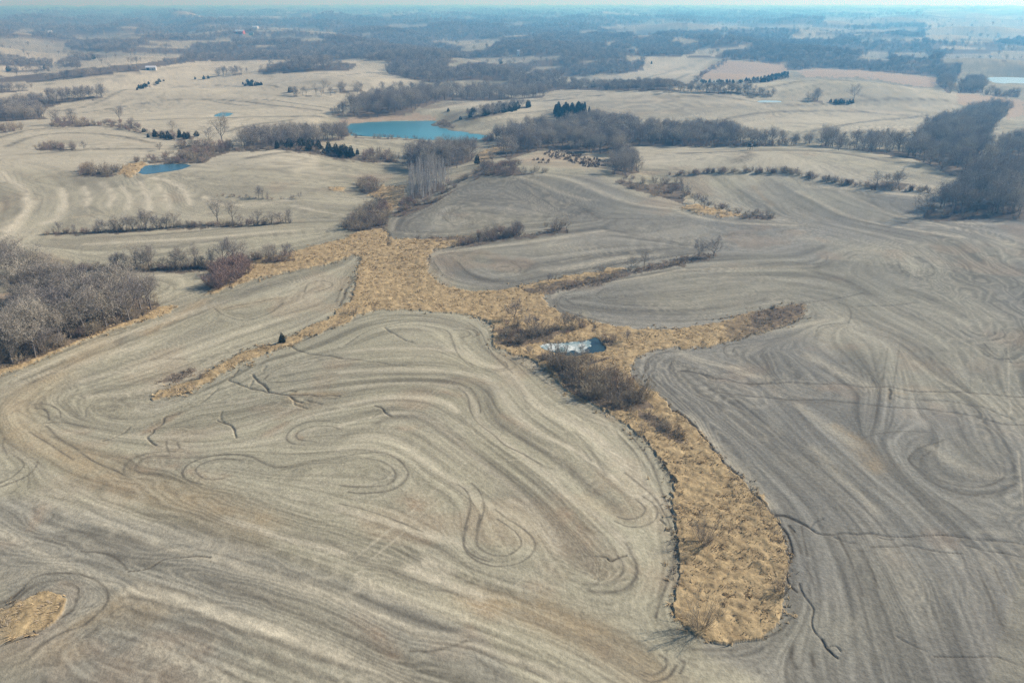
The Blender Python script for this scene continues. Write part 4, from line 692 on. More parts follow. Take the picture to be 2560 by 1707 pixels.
# grass rises a little above the drilled soil
gz = gz + M['grass'] * (.05 + .45 * fbm(gx / 1.5, gy / 1.5, 91, 2) + .5 * np.abs(fbm(gx / 3.2, gy / 3.2, 95, 2) - .5)) * (rad < 700)
V = np.stack([gx, gy, gz], 1)
ii = np.arange(nr - 1)[:, None] * na + np.arange(na)[None, :]
jj = np.arange(nr - 1)[:, None] * na + (np.arange(na)[None, :] + 1) % na
Q = np.stack([ii, jj, jj + na, ii + na], 2).reshape(-1, 4)[:, ::-1]
cap = np.array([[0, 0, 0, 0]])
gm, n, l, b = mat('field_soil')
me = newmesh('ground', V, Q, gm)
me.polygons.foreach_set('use_smooth', np.ones(len(Q), bool))
def attr(nm, cols):
    a = me.attributes.new(nm, 'FLOAT_COLOR', 'POINT')
    a.data.foreach_set('color', np.clip(np.stack(cols, 1), 0, 1).astype(np.float32).ravel())
attr('marks', [M['track'], M['pale'], M['gully'], M['lane']])
attr('cover', [M['grass'], M['litter'], M['pasture'], M['rust']])
attr('soil', [.5 + .17 * streak, M['grey'], M['green'], .5 + .2 * streak2])
ground = tag(link('ground', me), kind='structure')

def at(nm):
    a = N(n, 'ShaderNodeAttribute', attribute_name=nm); s = N(n, 'ShaderNodeSeparateColor')
    l.new(a.outputs['Color'], s.inputs[0]); return s.outputs[0], s.outputs[1], s.outputs[2], a.outputs['Alpha']
tr, pa, gu_, la = at('marks'); gr, li, ps, ru = at('cover'); st, gy_, ge, s2_ = at('soil')
geo = N(n, 'ShaderNodeNewGeometry'); pos = geo.outputs['Position']
nA = noise(n, l, pos, 1.3, 4, .7); nB = noise(n, l, pos, .055, 4, .6); nC = noise(n, l, pos, .32, 4, .65)
col = mixc(n, l, gy_, COL['tan'], COL['grey'])
col = mixc(n, l, mth(n, l, 'MULTIPLY', ge, .55), col, COL['green'])
col = mixc(n, l, mth(n, l, 'MULTIPLY', ramp(n, l, nB, .45, .75), .35), col, COL['dim'])
sk = ramp(n, l, st, .0, 1.0)
col = mixc(n, l, 1.0, col, mixc(n, l, sk, (.56, .55, .54), (1.46, 1.46, 1.44)), 'MULTIPLY')
col = mixc(n, l, 1.0, col, mixc(n, l, s2_, (.93, .93, .925), (1.07, 1.07, 1.07)), 'MULTIPLY')
col = mixc(n, l, mth(n, l, 'MULTIPLY', ru, .75), col, COL['rust'])
col = mixc(n, l, mth(n, l, 'MULTIPLY', la, .8), col, COL['lane'])
col = mixc(n, l, pa, col, COL['pale'])
col = mixc(n, l, mth(n, l, 'MULTIPLY', tr, .9), col, COL['track'])
col = mixc(n, l, ps, col, mixc(n, l, ramp(n, l, nC, .35, .65), COL['past1'], COL['past2']))
col = mixc(n, l, gr, col, mixc(n, l, ramp(n, l, nC, .3, .7), COL['grass1'], COL['grass2']))
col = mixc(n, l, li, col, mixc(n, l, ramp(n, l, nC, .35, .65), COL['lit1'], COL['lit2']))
col = mixc(n, l, mth(n, l, 'MINIMUM', mth(n, l, 'MULTIPLY', gu_, 1.3), 1.0), col, COL['gully'])
col = mixc(n, l, 1.0, col, mixc(n, l, ramp(n, l, nA, .25, .75), (.74, .74, .74), (1.26, 1.26, 1.25)), 'MULTIPLY')
l.new(col, b.inputs['Base Color'])
b.inputs['Roughness'].default_value = 1.0
b.inputs['Specular IOR Level'].default_value = 0.05
bp = N(n, 'ShaderNodeBump'); bp.inputs['Strength'].default_value = .6; bp.inputs['Distance'].default_value = .3
l.new(nA, bp.inputs['Height']); l.new(bp.outputs[0], b.inputs['Normal'])

# ------------------------------------------------------------------ ponds
def pond_mat(name, c1, c2, ice, thr, scale, rough):
    m, n, l, b = mat(name)
    g = N(n, 'ShaderNodeNewGeometry')
    a = noise(n, l, g.outputs['Position'], scale, 5, .65)
    bb = noise(n, l, g.outputs['Position'], scale * .35, 3, .5)
    c = mixc(n, l, ramp(n, l, bb, .35, .65), c1, c2)
    if ice:
        k = ramp(n, l, a, thr, thr + .16)
        c = mixc(n, l, k, c, ice)
        l.new(mth(n, l, 'ADD', mth(n, l, 'MULTIPLY', k, .5), rough), b.inputs['Roughness'])
    else: b.inputs['Roughness'].default_value = rough
    b.inputs['Specular IOR Level'].default_value = .5
    l.new(c, b.inputs['Base Color'])
    return m
PM = {'sheet': pond_mat('pond_ice_sheet', (.16, .25, .25), (.30, .38, .37), (.66, .68, .63), .42, .35, .45),
      'lake': pond_mat('lake_water', (.04, .185, .24), (.065, .25, .305), (.22, .42, .46), .64, .03, .3),
      'ice': pond_mat('icy_water', (.02, .045, .055), (.04, .075, .08), None, .40, .20, .25),
      'blue': pond_mat('blue_water', (.035, .12, .17), (.06, .17, .23), (.12, .22, .27), .62, .06, .25),
      'pale': pond_mat('pale_ice', (.30, .45, .48), (.38, .52, .54), None, .5, .05, .5)}
for name, w, lv, mk in PONDS:
    p = smooth(np.vstack([w, w[:1]]), 6)[:-1]
    sz_ = np.ptp(w[:, 0]); p = p + (np.stack([vnoise(p[:, 0] / sz_ * 22, p[:, 1] / sz_ * 22, 5), vnoise(p[:, 0] / sz_ * 22, p[:, 1] / sz_ * 22, 6)], 1) - .5) * sz_ * .07
    me_ = bpy.data.meshes.new(name)
    a2 = (p[:, 0] * np.roll(p[:, 1], -1) - np.roll(p[:, 0], -1) * p[:, 1]).sum()
    q = p if a2 > 0 else p[::-1]
    me_.from_pydata([(a, b_, lv) for a, b_ in q], [], [list(range(len(q)))])
    me_.materials.append(PM[mk])
    tag(link(name, me_), kind='structure')

# ------------------------------------------------------------------ plant shapes
class Geo:
    def __init__(s): s.v = []; s.f = []; s.m = []
    def tube(s, pts, rad, k, mi=0):
        b = len(s.v); n = len(pts)
        for i, p in enumerate(pts):
            d = pts[min(i + 1, n - 1)] - pts[max(i - 1, 0)]; d = d / (np.linalg.norm(d) + 1e-9)
            u = np.cross(d, (0.3, .9, .2)); u /= np.linalg.norm(u) + 1e-9; w = np.cross(d, u)
            for j in range(k):
                a = 6.283 * j / k
                s.v.append(p + rad[i] * (math.cos(a) * u + math.sin(a) * w))
        for i in range(n - 1):
            for j in range(k):
                a, c = b + i * k + j, b + i * k + (j + 1) % k
                s.f.append((a, c, c + k)); s.f.append((a, c + k, a + k)); s.m += [mi, mi]
    def blade(s, p, q, r, w, side, mi=0):
        b = len(s.v); side = side / (np.linalg.norm(side) + 1e-9) * w
        s.v += [p - side, p + side, q - side * .6, q + side * .6, r]
        s.f += [(b, b + 1, b + 3), (b, b + 3, b + 2), (b + 2, b + 3, b + 4)]; s.m += [mi] * 3
    def tri(s, p, q, r, mi=0):
        b = len(s.v); s.v += [p, q, r]; s.f.append((b, b + 1, b + 2)); s.m.append(mi)
def unit(v): return v / (np.linalg.norm(v) + 1e-9)
def turn(d, ang, az):
    u = unit(np.cross(d, (0.12, 0.3, .95))); w = np.cross(d, u)
    return unit(d * math.cos(ang) + (u * math.cos(az) + w * math.sin(az)) * math.sin(ang))
UP = np.array((0, 0, 1.0))
def gen_tree(seed, h=12.0, spread=1.0, tw=.030, low=.22, dens=1.0):
    R = np.random.default_rng(seed); T = Geo(); K = Geo()
    fork = h * low * R.uniform(.85, 1.3)
    lean = np.array((R.normal(0, .05), R.normal(0, .05), 1))
    pts = [np.zeros(3) - UP * .4, lean * fork * .5, lean * fork]
    top = lean * h * .62 + np.array((R.normal(0, .5), R.normal(0, .5), 0))
    pts += [lean * fork * .5 + top * .5 * .8, top]
    r0 = h * .021
    T.tube(pts, [r0 * 1.35, r0, r0 * .85, r0 * .55, r0 * .25], 7)
    def twig(p, d, L, lev):
        m = p + d * L * .5 + R.normal(0, .07, 3) * L; q = m + unit(d + UP * .25 + R.normal(0, .25, 3)) * L * .55
        K.blade(p, m, q, tw * (1.0 if lev else 1.25), R.normal(0, 1, 3), 1)
        if lev < 2:
            for _ in range(3 if lev == 0 else 2):
                t = R.uniform(.25, .95); s = p + (m - p) * min(1, t * 2) if t < .5 else m + (q - m) * (t - .5) * 2
                twig(s, turn(d, R.uniform(.4, .9), R.uniform(0, 6.28)), L * R.uniform(.5, .75), lev + 1)
    def branch(p, d, L, r, lev):
        P_ = [p]; dd = d
        for i in range(3):
            dd = unit(dd + UP * .14 + R.normal(0, .14, 3)); P_.append(P_[-1] + dd * L / 3)
        g = T if lev == 0 else K
        g.tube(P_, [r, r * .8, r * .55, r * .28], 5 if lev == 0 else 3)
        nch = int(round((6 if lev == 0 else 5) * dens))
        for c in range(nch):
            t = .18 + .82 * (c + R.uniform(0, 1)) / nch
            i = min(int(t * 3), 2); s = P_[i] + (P_[i + 1] - P_[i]) * (t * 3 - i)
            nd = turn(unit(P_[i + 1] - P_[i]), R.uniform(.45, .95), R.uniform(0, 6.28))
            if lev < 1: branch(s, unit(nd + UP * .12), L * R.uniform(.42, .66), r * .45, lev + 1)
            else:
                twig(s, nd, L * R.uniform(.45, .7), 0)
        twig(P_[-1], dd, L * .4, 0)
    nl = R.integers(8, 11)
    for i in range(nl):
        t = i / (nl - 1)
        base = lean * fork * .7 + (top - lean * fork * .7) * t * .95
        el = R.uniform(.28, .75) + .45 * t
        a = i * 2.4 + R.uniform(-.5, .5)
        d = np.array((math.cos(a) * math.cos(el) * spread, math.sin(a) * math.cos(el) * spread, math.sin(el)))
        branch(base, unit(d), h * (.50 - .16 * t) * R.uniform(.85, 1.15), r0 * (.5 - .25 * t), 0)
    return T, K
def gen_bush(seed, h=4.0, n=20, tw=.022, wide=1.0, nt=11):
    R = np.random.default_rng(seed); K = Geo()
    for i in range(n):
        a = R.uniform(0, 6.28); rr_ = R.uniform(.1, .9) * wide; el = R.uniform(.85, 1.5)
        p = np.array((math.cos(a) * rr_, math.sin(a) * rr_, -.15)); a2 = a + R.normal(0, .5)
        d = np.array((math.cos(a2) * math.cos(el), math.sin(a2) * math.cos(el), math.sin(el)))
        L = h * R.uniform(.6, 1.0)
        m = p + d * L * .5; d2 = unit(d + R.normal(0, .16, 3)); q = m + d2 * L * .5
        K.tube([p, m, q], [.035, .025, .008], 3)
        for c in range(nt):
            t = R.uniform(.15, 1); s = p + (m - p) * t * 2 if t < .5 else m + (q - m) * (t - .5) * 2
            td = turn(d, R.uniform(.25, .8), R.uniform(0, 6.28)); l_ = L * R.uniform(.16, .36)
            mm = s + td * l_ * .5; qq = mm + unit(td + UP * .3 + R.normal(0, .2, 3)) * l_ * .5
            K.blade(s, mm, qq, tw, R.normal(0, 1, 3), 1)
            for _ in range(3):
                td2 = turn(td, R.uniform(.4, .9), R.uniform(0, 6.28)); s2 = s + (qq - s) * R.uniform(.2, .8)
                K.blade(s2, s2 + td2 * l_ * .3, s2 + unit(td2 + UP * .2) * l_ * .6, tw * .8, R.normal(0, 1, 3), 1)
    return K
def gen_cedar(seed, h=6.0, wide=.3, n=1500):
    R = np.random.default_rng(seed); T = Geo(); K = Geo()
    T.tube([np.array((0, 0, -.3)), np.array((0, 0, h * .5)), np.array((0, 0, h * .93))], [h * .022, h * .015, h * .004], 6)
    lob = [(R.uniform(0, 6.28), R.uniform(.05, .85), R.uniform(.55, 1.5)) for _ in range(22)]
    for i in range(n):
        t = 1 - math.sqrt(R.uniform(0, 1)) * .97
        a = R.uniform(0, 6.28)
        w = wide * h * (1 - t) ** .62 * min(1.0, .55 + t * 4)
        for la, lt, lw in lob:
            k = math.exp(-((math.atan2(math.sin(a - la), math.cos(a - la)) / .5) ** 2) - ((t - lt) / .12) ** 2); w *= 1 + (lw - 1) * k
        rr_ = w * math.sqrt(R.uniform(.12, 1))
        p = np.array((math.cos(a) * rr_, math.sin(a) * rr_, h * (.03 + .97 * t)))
        d = unit(np.array((math.cos(a), math.sin(a), .7)) + R.normal(0, .35, 3)); L = h * R.uniform(.05, .1)
        s = unit(np.cross(d, R.normal(0, 1, 3))) * L * .33
        K.tri(p - s, p + s, p + d * L)
    return T, K
def gen_poplar(seed, h=12.0):
    R = np.random.default_rng(seed); T = Geo(); K = Geo()
    l = np.array((R.normal(0, .03), R.normal(0, .03), 1))
    T.tube([-UP * .3, l * h * .5, l * h * .97], [.15, .11, .04], 5)
    for i in range(46):
        t = R.uniform(.22, .97); a = R.uniform(0, 6.28); el = R.uniform(.7, 1.2)
        d = np.array((math.cos(a) * math.cos(el), math.sin(a) * math.cos(el), math.sin(el))); L = h * .17 * (1.25 - t)
        K.blade(l * h * t, l * h * t + d * L * .5, l * h * t + d * L * .6 + UP * L * .4, .04, R.normal(0, 1, 3), 1)
        for _ in range(5):
            s = l * h * t + d * L * R.uniform(.2, .7); K.blade(s, s + turn(d, .5, R.uniform(0, 6.28)) * L * .3, s + unit(d + UP) * L * .5, .018, R.normal(0, 1, 3), 1)
    return T, K
M_BARK = simple('grey_bark', (.24, .21, .18), .3)
M_TWIG = simple('bare_twigs', (.63, .555, .44), .5)
M_RED = simple('reddish_twigs', (.52, .36, .28), .4)
M_OLIVE = simple('olive_twigs', (.62, .51, .345), .45)
M_PALE = simple('pale_bark', (.52, .50, .46), .2)
M_PTW = simple('pale_twigs', (.47, .43, .385), .2)
M_CEDAR = simple('cedar_needles', (.055, .072, .045), .45, (.085, .08, .045), .8)
M_PINE = simple('pine_needles', (.065, .09, .065), .35, (.03, .05, .035), .8)
M_JUN = simple('rusty_needles', (.20, .135, .09), .4, (.14, .11, .075), .8)
M_GRASS = simple('dry_grass', (.58, .43, .235), .4, (.41, .30, .165), .35)
M_WEED = simple('dry_weeds', (.42, .35, .26), .4, (.27, .22, .165), .5)
_n = M_GRASS.node_tree.nodes; _l = M_GRASS.node_tree.links; _b = _n['Principled BSDF']
_c = _b.inputs['Base Color'].links[0].from_socket; _g = N(_n, 'ShaderNodeNewGeometry')
_c = mixc(_n, _l, ramp(_n, _l, noise(_n, _l, _g.outputs['Position'], .11, 4, .65), .5, .68), _c, (.33, .235, .135))
_c = mixc(_n, _l, ramp(_n, _l, noise(_n, _l, _g.outputs['Position'], .045, 3, .6), .5, .7), _c, (.62, .48, .28))
_l.new(_c, _b.inputs['Base Color'])
def todata(name, g, mats):
    me = newmesh(name, g.v, g.f, None)
    for m in mats: me.materials.append(m)
    if len(mats) > 1: me.polygons.foreach_set('material_index', np.array(g.m, np.int32))
    return me
def join(a, b):
    g = Geo(); g.v = a.v + b.v; o = len(a.v)
    g.f = a.f + [tuple(i + o for i in f) for f in b.f]; g.m = a.m + b.m
    return g
KINDS = {}
def addkind(kind, thing, parts, gens, mats, h):
    KINDS[kind] = dict(thing=thing, parts=parts, h=h, var=[])
    for g in gens:
        if isinstance(g, tuple):
            KINDS[kind]['var'].append((todata(parts[0], g[0], mats[:1]), todata(parts[1], g[1], mats), todata(thing, join(g[0], Geo2(g[1])) if len(mats) > 1 else g[1], mats)))
        else: KINDS[kind]['var'].append((None, None, todata(thing, g, mats)))
def Geo2(g): return g
addkind('tree', 'bare_tree', ('trunk', 'crown'), [gen_tree(100 + i, 12, (1.0, .8, 1.2, .95, .7, 1.1)[i], low=(.2, .3, .18, .25, .3, .12)[i]) for i in range(6)], [M_BARK, M_TWIG], 11.5)
addkind('sapling', 'bare_tree', ('trunk', 'crown'), [gen_tree(120 + i, 6, (.9, 1.2, .7, 1.1)[i], tw=.024, low=(.12, .2, .08, .15)[i], dens=.8) for i in range(4)], [M_BARK, M_TWIG], 5.8)
addkind('finebush', 'bare_bush', None, [gen_bush(300 + i, 7, 26, tw=.013, wide=1.1, nt=26) for i in range(2)], [M_BARK, M_OLIVE], 7)
addkind('shrub', 'bare_bush', None, [gen_bush(200 + i, 4, (20, 26, 16, 22)[i], wide=(1, 1.3, .7, 1)[i]) for i in range(4)], [M_BARK, M_OLIVE], 4)
addkind('redshrub', 'bare_bush', None, [gen_bush(220 + i, 4, (22, 18, 26)[i], wide=(.8, .6, 1)[i]) for i in range(3)], [M_BARK, M_RED], 4)
addkind('poplar', 'poplar_tree', ('trunk', 'crown'), [gen_poplar(240 + i) for i in range(3)], [M_PALE, M_PTW], 12)
def cedarkind(kind, thing, gens, needle, h):
    KINDS[kind] = dict(thing=thing, parts=('trunk', 'crown'), h=h, var=[])
    for T, K in gens:
        K.m = [1] * len(K.f)
        KINDS[kind]['var'].append((todata('trunk', T, [M_BARK]), todata('crown', K, [M_BARK, needle]), todata(thing, join(T, K), [M_BARK, needle])))
cedarkind('cedar', 'cedar_tree', [gen_cedar(260 + i, 6, (.32, .46, .38, .52)[i]) for i in range(4)], M_CEDAR, 6)
cedarkind('juniper', 'juniper_shrub', [gen_cedar(270 + i, 3, (.42, .55)[i], 700) for i in range(2)], M_JUN, 3)
cedarkind('pine', 'pine_tree', [gen_cedar(280 + i, 12, (.2, .24)[i], 1400) for i in range(2)], M_PINE, 12)

# ------------------------------------------------------------------ where they stand
ITEMS = []      # kind, x, y, z, h, label, group, cat
def scatter(poly, spacing, hh, topf=.75):
    poly = np.asarray(poly, float)
    w = unproj(np.vstack([poly, (poly + np.roll(poly, -1, 0)) / 2]))
    r = np.hypot(*w.T); th = np.arctan2(w[:, 0], w[:, 1])
    r0, r1 = r.min() * .97, min(r.max() * 1.03, r.min() * 2.2 + 100)
    xs, ys = [], []
    R = np.random.default_rng(int(abs(poly.sum())) % 100000)
    x = np.arange(r0 * math.sin(th.min()) if th.min() > 0 else r1 * math.sin(th.min()), (r1 if th.max() > 0 else r0) * math.sin(th.max()) + spacing, spacing)
    y = np.arange(r0 * min(math.cos(th.min()), math.cos(th.max())), r1 + spacing, spacing)
    X, Y = [a.ravel() for a in np.meshgrid(x, y)]
    X = X + R.uniform(-.8, .8, len(X)) * spacing; Y = Y + R.uniform(-.8, .8, len(Y)) * spacing
    Z = zf(X, Y); H = hh * R.uniform(.55, 1.15, len(X))
    bu, bv = project(X, Y, Z); tu, tv = project(X, Y, Z + H * topf)
    ok = inpoly(bu, bv, poly) & inpoly(tu, tv, poly)
    return X[ok], Y[ok], Z[ok], H[ok]
for poly, spc_, hh, kind, label, group in WOODS:
    k = 'cedar' if kind == 'cedarish' else kind
    for X, Y, Z, H in zip(*scatter(poly, spc_, hh, .45 if kind in ('shrub', 'redshrub', 'cedarish') and 'shore' not in label else 1.02 if 'just below' in label or 'shore' in label else .72)):
        ITEMS.append(('sapling' if k == 'tree' and H < 8 else k, X, Y, Z, H, label, group, None))
for X, Y, Z, H in zip(*scatter(PINES, 5.6, 9.5, .5)):
    ITEMS.append(('pine', X, Y, Z, H, 'dark green pine in the evergreen grove above the middle wood', 'pines of the evergreen grove', None))
for X, Y, Z, H in zip(*scatter(JUNIPERS, 2.9, 1.7)):
    if vnoise(np.array([X / 9]), np.array([Y / 9]), 12)[0] > .42: ITEMS.append(('juniper', X, Y, Z, H, 'small rusty juniper dotted over the reddish pasture', 'junipers on the reddish pasture', None))
for line, cnt_, wd, hh, kind, label, group in ROWS:
    w_ = smooth(unproj(line), 6); L_ = np.concatenate([[0], np.cumsum(np.hypot(*np.diff(w_, axis=0).T))])
    t_ = (np.arange(cnt_) + rng.uniform(-.4, .4, cnt_)) / cnt_ * L_[-1]
    X = np.interp(t_, L_, w_[:, 0]) + rng.normal(0, wd * .6, cnt_); Y = np.interp(t_, L_, w_[:, 1]) + rng.normal(0, wd * .6, cnt_)
    for a, b_, c_ in zip(X, Y, zf(X, Y)):
        H = hh * rng.uniform(.5, 1.25)
        ITEMS.append(('sapling' if kind == 'tree' and H < 8 else kind, a, b_, c_, H, label, group, None))
ORD = 'first second third fourth fifth sixth seventh eighth ninth tenth eleventh twelfth thirteenth fourteenth fifteenth sixteenth seventeenth eighteenth nineteenth twentieth'.split()
def singles(pix, hs, kind, what, where, group):
    w = unproj(pix)
    order = sorted(range(len(pix)), key=lambda i: pix[i][0])
    for q, i in enumerate(order):
        z = float(zf(w[i:i + 1, 0], w[i:i + 1, 1])[0])
        kk = 'sapling' if kind == 'tree' and hs[i] < 8 else 'finebush' if kind == 'shrub' and hs[i] > 5 else kind
        ITEMS.append((kk, w[i, 0], w[i, 1], z, hs[i], f'{what}, {ORD[q]} from the left {where}', group, 1))
singles(T_LOWER, H_LOWER, 'tree', 'bare tree', 'in the lower left hedgerow', 'trees of the lower left hedgerow')
singles(T_MID, H_MID, 'tree', 'bare tree', 'in the middle left hedgerow', 'trees of the middle left hedgerow')
singles(T_TOP, H_TOP, 'tree', 'small bare tree', 'on the upper left terrace line', 'small trees on the upper left terrace')
singles(T_HEDGE, H_HEDGE, 'tree', 'lone bare tree', 'along the hedges above the blue pond', 'lone trees along the blue pond hedges')
singles(T_STRIP, H_STRIP, 'tree', 'thin bare tree', 'on the strips between the right fields', 'thin trees on the right field strips')
singles(T_KNOLL, H_KNOLL, 'tree', 'small bare tree', 'on the hedge right of the middle knoll', 'small trees right of the middle knoll')
singles(T_POND, H_POND, 'tree', 'small bare tree', 'around the icy pond', 'small trees around the icy pond')
singles(T_DRAW, H_DRAW, 'shrub', 'bare bush', 'standing alone by the tan grass draws', 'single bushes by the grass draws')
singles(T_HILL, H_HILL, 'tree', 'tall bare tree', 'rising alone above the far woods', 'lone tall trees of the distance')
def nineteen(pix, hs, kind, what, where, group):
    for k in range(0, len(pix), 17): singles(pix[k:k + 17], hs[k:k + 17], kind, what, where[k // 17], group)
nineteen(CEDARS[:32], H_CEDAR[:32], 'cedar', 'dark cedar', ['in the cedar rows left of the big pond', 'scattered over the far hills'], 'dark cedars by the ponds and hills')
singles(CEDARS[32:33], H_CEDAR[32:33], 'cedar', 'small dark round cedar alone on the left grass draw', '', 'lone cedar')
ITEMS[-1] = ITEMS[-1][:5] + ('small dark cedar alone on the tan grass strip at the left', None, 1)
singles(CEDARS_R, H_CEDAR_R, 'juniper', 'small rusty dark juniper', 'in the long upper right hedge', 'small cedars in the upper right hedge')

# default far woods
R = np.random.default_rng(77)
fx, fy, fs = [], [], []
for r0, r1, sp_ in ((1050, 1900, 9.5), (1900, 3200, 14), (3200, 5200, 24), (5200, 9500, 48), (9500, 16000, 95)):
    nn = int(math.radians(74) * (r1 * r1 - r0 * r0) / 2 / sp_ ** 2)
    r = np.sqrt(R.uniform(r0 * r0, r1 * r1, nn)); t = np.radians(R.uniform(-37, 37, nn))
    X, Y = r * np.sin(t), r * np.cos(t); Z = zf(X, Y)
    u, v = project(X, Y, Z); ut, vt = project(X, Y, Z + 9)
    ja, jb = fj(X, Y)
    sprink = R.random(nn) < .02 + .10 * (np.abs(fbm(X / 260, Y / 500, 207, 2) - .5) < .012)
    ok = inpoly(u + ja, v + jb * .5, FARWOOD) & (sprink | (~inany(u + ja, v + jb, FARFIELD) & ~inany(ut + ja, vt + jb + 1, FARFIELD) & ~inany(u + ja, v + (vt - v) * .3 + jb, FARFIELD) & ~inany(u + ja, v + (vt - v) * .65 + jb, FARFIELD))) & (u > -120) & (u < 2680)
    fm_ = sstep(.56, .62, fbm(X / 900, Y / 260, 71, 3))
    ok &= ~((r > 5500) & (v < 46) & (fm_ > .5))
    ok &= fbm(X / 60, Y / 60, 99, 2) > .22
    fx.append(X[ok]); fy.append(Y[ok]); fs.append(np.full(ok.sum(), (1, 1.15, 1.5, 2.4, 4.0)[(1050, 1900, 3200, 5200, 9500).index(r0)]))
FX, FY, FSC = np.concatenate(fx), np.concatenate(fy), np.concatenate(fs)
print('far wood trees', len(FX), 'items', len(ITEMS))

def place(kind, x, y, z, h, label, group, split):
    K = KINDS[kind]; v = K['var'][int(rng.integers(len(K['var'])))]
    s = h / K['h']; rz = float(rng.uniform(0, 6.28))
    if split and v[0]:
        o = bpy.data.objects.new(K['thing'], None); C.objects.link(o); o.empty_display_size = .1
        for me_, nm in ((v[0], K['parts'][0]), (v[1], K['parts'][1])): link(nm, me_, o)
    else: o = link(K['thing'], v[2])
    o.location = (x, y, z); o.rotation_euler = (0, 0, rz); o.scale = (s * rng.uniform(.9, 1.15), s * rng.uniform(.9, 1.15), s)
    tag(o, label, 'bush' if 'shrub' in kind or kind == 'juniper' or 'bush' in kind else 'tree', group)
    return o
def vis(it):
    u, v = project(it[1], it[2], it[3]); return -30 < u < 2590 and v < 1780
REST = {}
first = {}
for fam, cap in ((('tree', 'sapling'), 285), (('shrub', 'redshrub', 'finebush'), 285), (('cedar',), 285), (('juniper',), 220), (('pine',), 60), (('poplar',), 120)):
    L = [it for it in ITEMS if it[0] in fam]
    L.sort(key=lambda it: (0 if it[7] else 1, math.hypot(it[1], it[2]) / max(it[4], 1) if vis(it) else 1e6 + math.hypot(it[1], it[2])))
    print(fam, len(L))
    for it in L[:cap]:
        o = place(*it[:7], math.hypot(it[1], it[2]) / it[4] < 50)
        if o.type == 'MESH': first.setdefault(o.data.name, o)
    REST[fam[0]] = L[cap:]
def instancer(name, rows, families, mats_kind):
    """one stuff object: points with an instance on each, drawn from the shapes of the single plants"""
    obs = [first[v[2].name] for k in families for v in KINDS[k]['var'] if v[2].name in first]
    n_ = len(rows)
    me = bpy.data.meshes.new(name); me.vertices.add(n_)
    A = np.array([(r[0], r[1], r[2]) for r in rows], np.float32)
    me.vertices.foreach_set('co', A.ravel())
    a = me.attributes.new('turn', 'FLOAT_VECTOR', 'POINT'); q = np.zeros((n_, 3), np.float32); q[:, 2] = rng.uniform(0, 6.28, n_); a.data.foreach_set('vector', q.ravel())
    a = me.attributes.new('size', 'FLOAT_VECTOR', 'POINT'); a.data.foreach_set('vector', np.array([r[3] for r in rows], np.float32).ravel())
    a = me.attributes.new('shape', 'INT', 'POINT'); a.data.foreach_set('value', rng.integers(0, len(obs), n_).astype(np.int32))
    o = tag(link(name, me), kind='stuff')
    g = bpy.data.node_groups.new(name, 'GeometryNodeTree')
    g.interface.new_socket('Geometry', in_out='INPUT', socket_type='NodeSocketGeometry'); g.interface.new_socket('Geometry', in_out='OUTPUT', socket_type='NodeSocketGeometry')
    nn = g.nodes; ln = g.links
    gi, go, jn = nn.new('NodeGroupInput'), nn.new('NodeGroupOutput'), nn.new('GeometryNodeJoinGeometry')
    def na_(nm, ty):
        x_ = nn.new('GeometryNodeInputNamedAttribute'); x_.data_type = ty; x_.inputs[0].default_value = nm; return x_.outputs[0]
    tu, sz, sh = na_('turn', 'FLOAT_VECTOR'), na_('size', 'FLOAT_VECTOR'), na_('shape', 'INT')
    for i, ob in enumerate(obs):
        oi = nn.new('GeometryNodeObjectInfo'); oi.inputs['Object'].default_value = ob; oi.inputs['As Instance'].default_value = True
        ip = nn.new('GeometryNodeInstanceOnPoints'); cm = nn.new('FunctionNodeCompare'); cm.data_type = 'INT'; cm.operation = 'EQUAL'
        ln.new(sh, cm.inputs[2]); cm.inputs[3].default_value = i
        ln.new(gi.outputs[0], ip.inputs['Points']); ln.new(cm.outputs[0], ip.inputs['Selection']); ln.new(oi.outputs['Geometry'], ip.inputs['Instance'])
        ln.new(tu, ip.inputs['Rotation']); ln.new(sz, ip.inputs['Scale']); ln.new(ip.outputs[0], jn.inputs[0])
    ln.new(jn.outputs[0], go.inputs[0])
    o.modifiers.new('spread', 'NODES').node_group = g
    return o
FZ = zf(FX, FY)
rows = [(x, y, z, (s, s, .95 * min(s, 1.6) if s > 1.3 else s)) for x, y, z, s in zip(FX, FY, FZ, FSC * rng.uniform(.55, .95, len(FX)))]
rows += [(it[1], it[2], it[3], (it[4] / 11.5,) * 3) for it in REST['tree']]
tag(instancer('distant_woods', rows, ('tree',), None), 'bluish grey bare woods filling the valleys out to the horizon')
rows = [(it[1], it[2], it[3], (it[4] / 4,) * 3) for it in REST['shrub']]
if rows: tag(instancer('distant_scrub', rows, ('shrub', 'redshrub'), None), 'bare brown scrub along the farther hedges and wood edges')

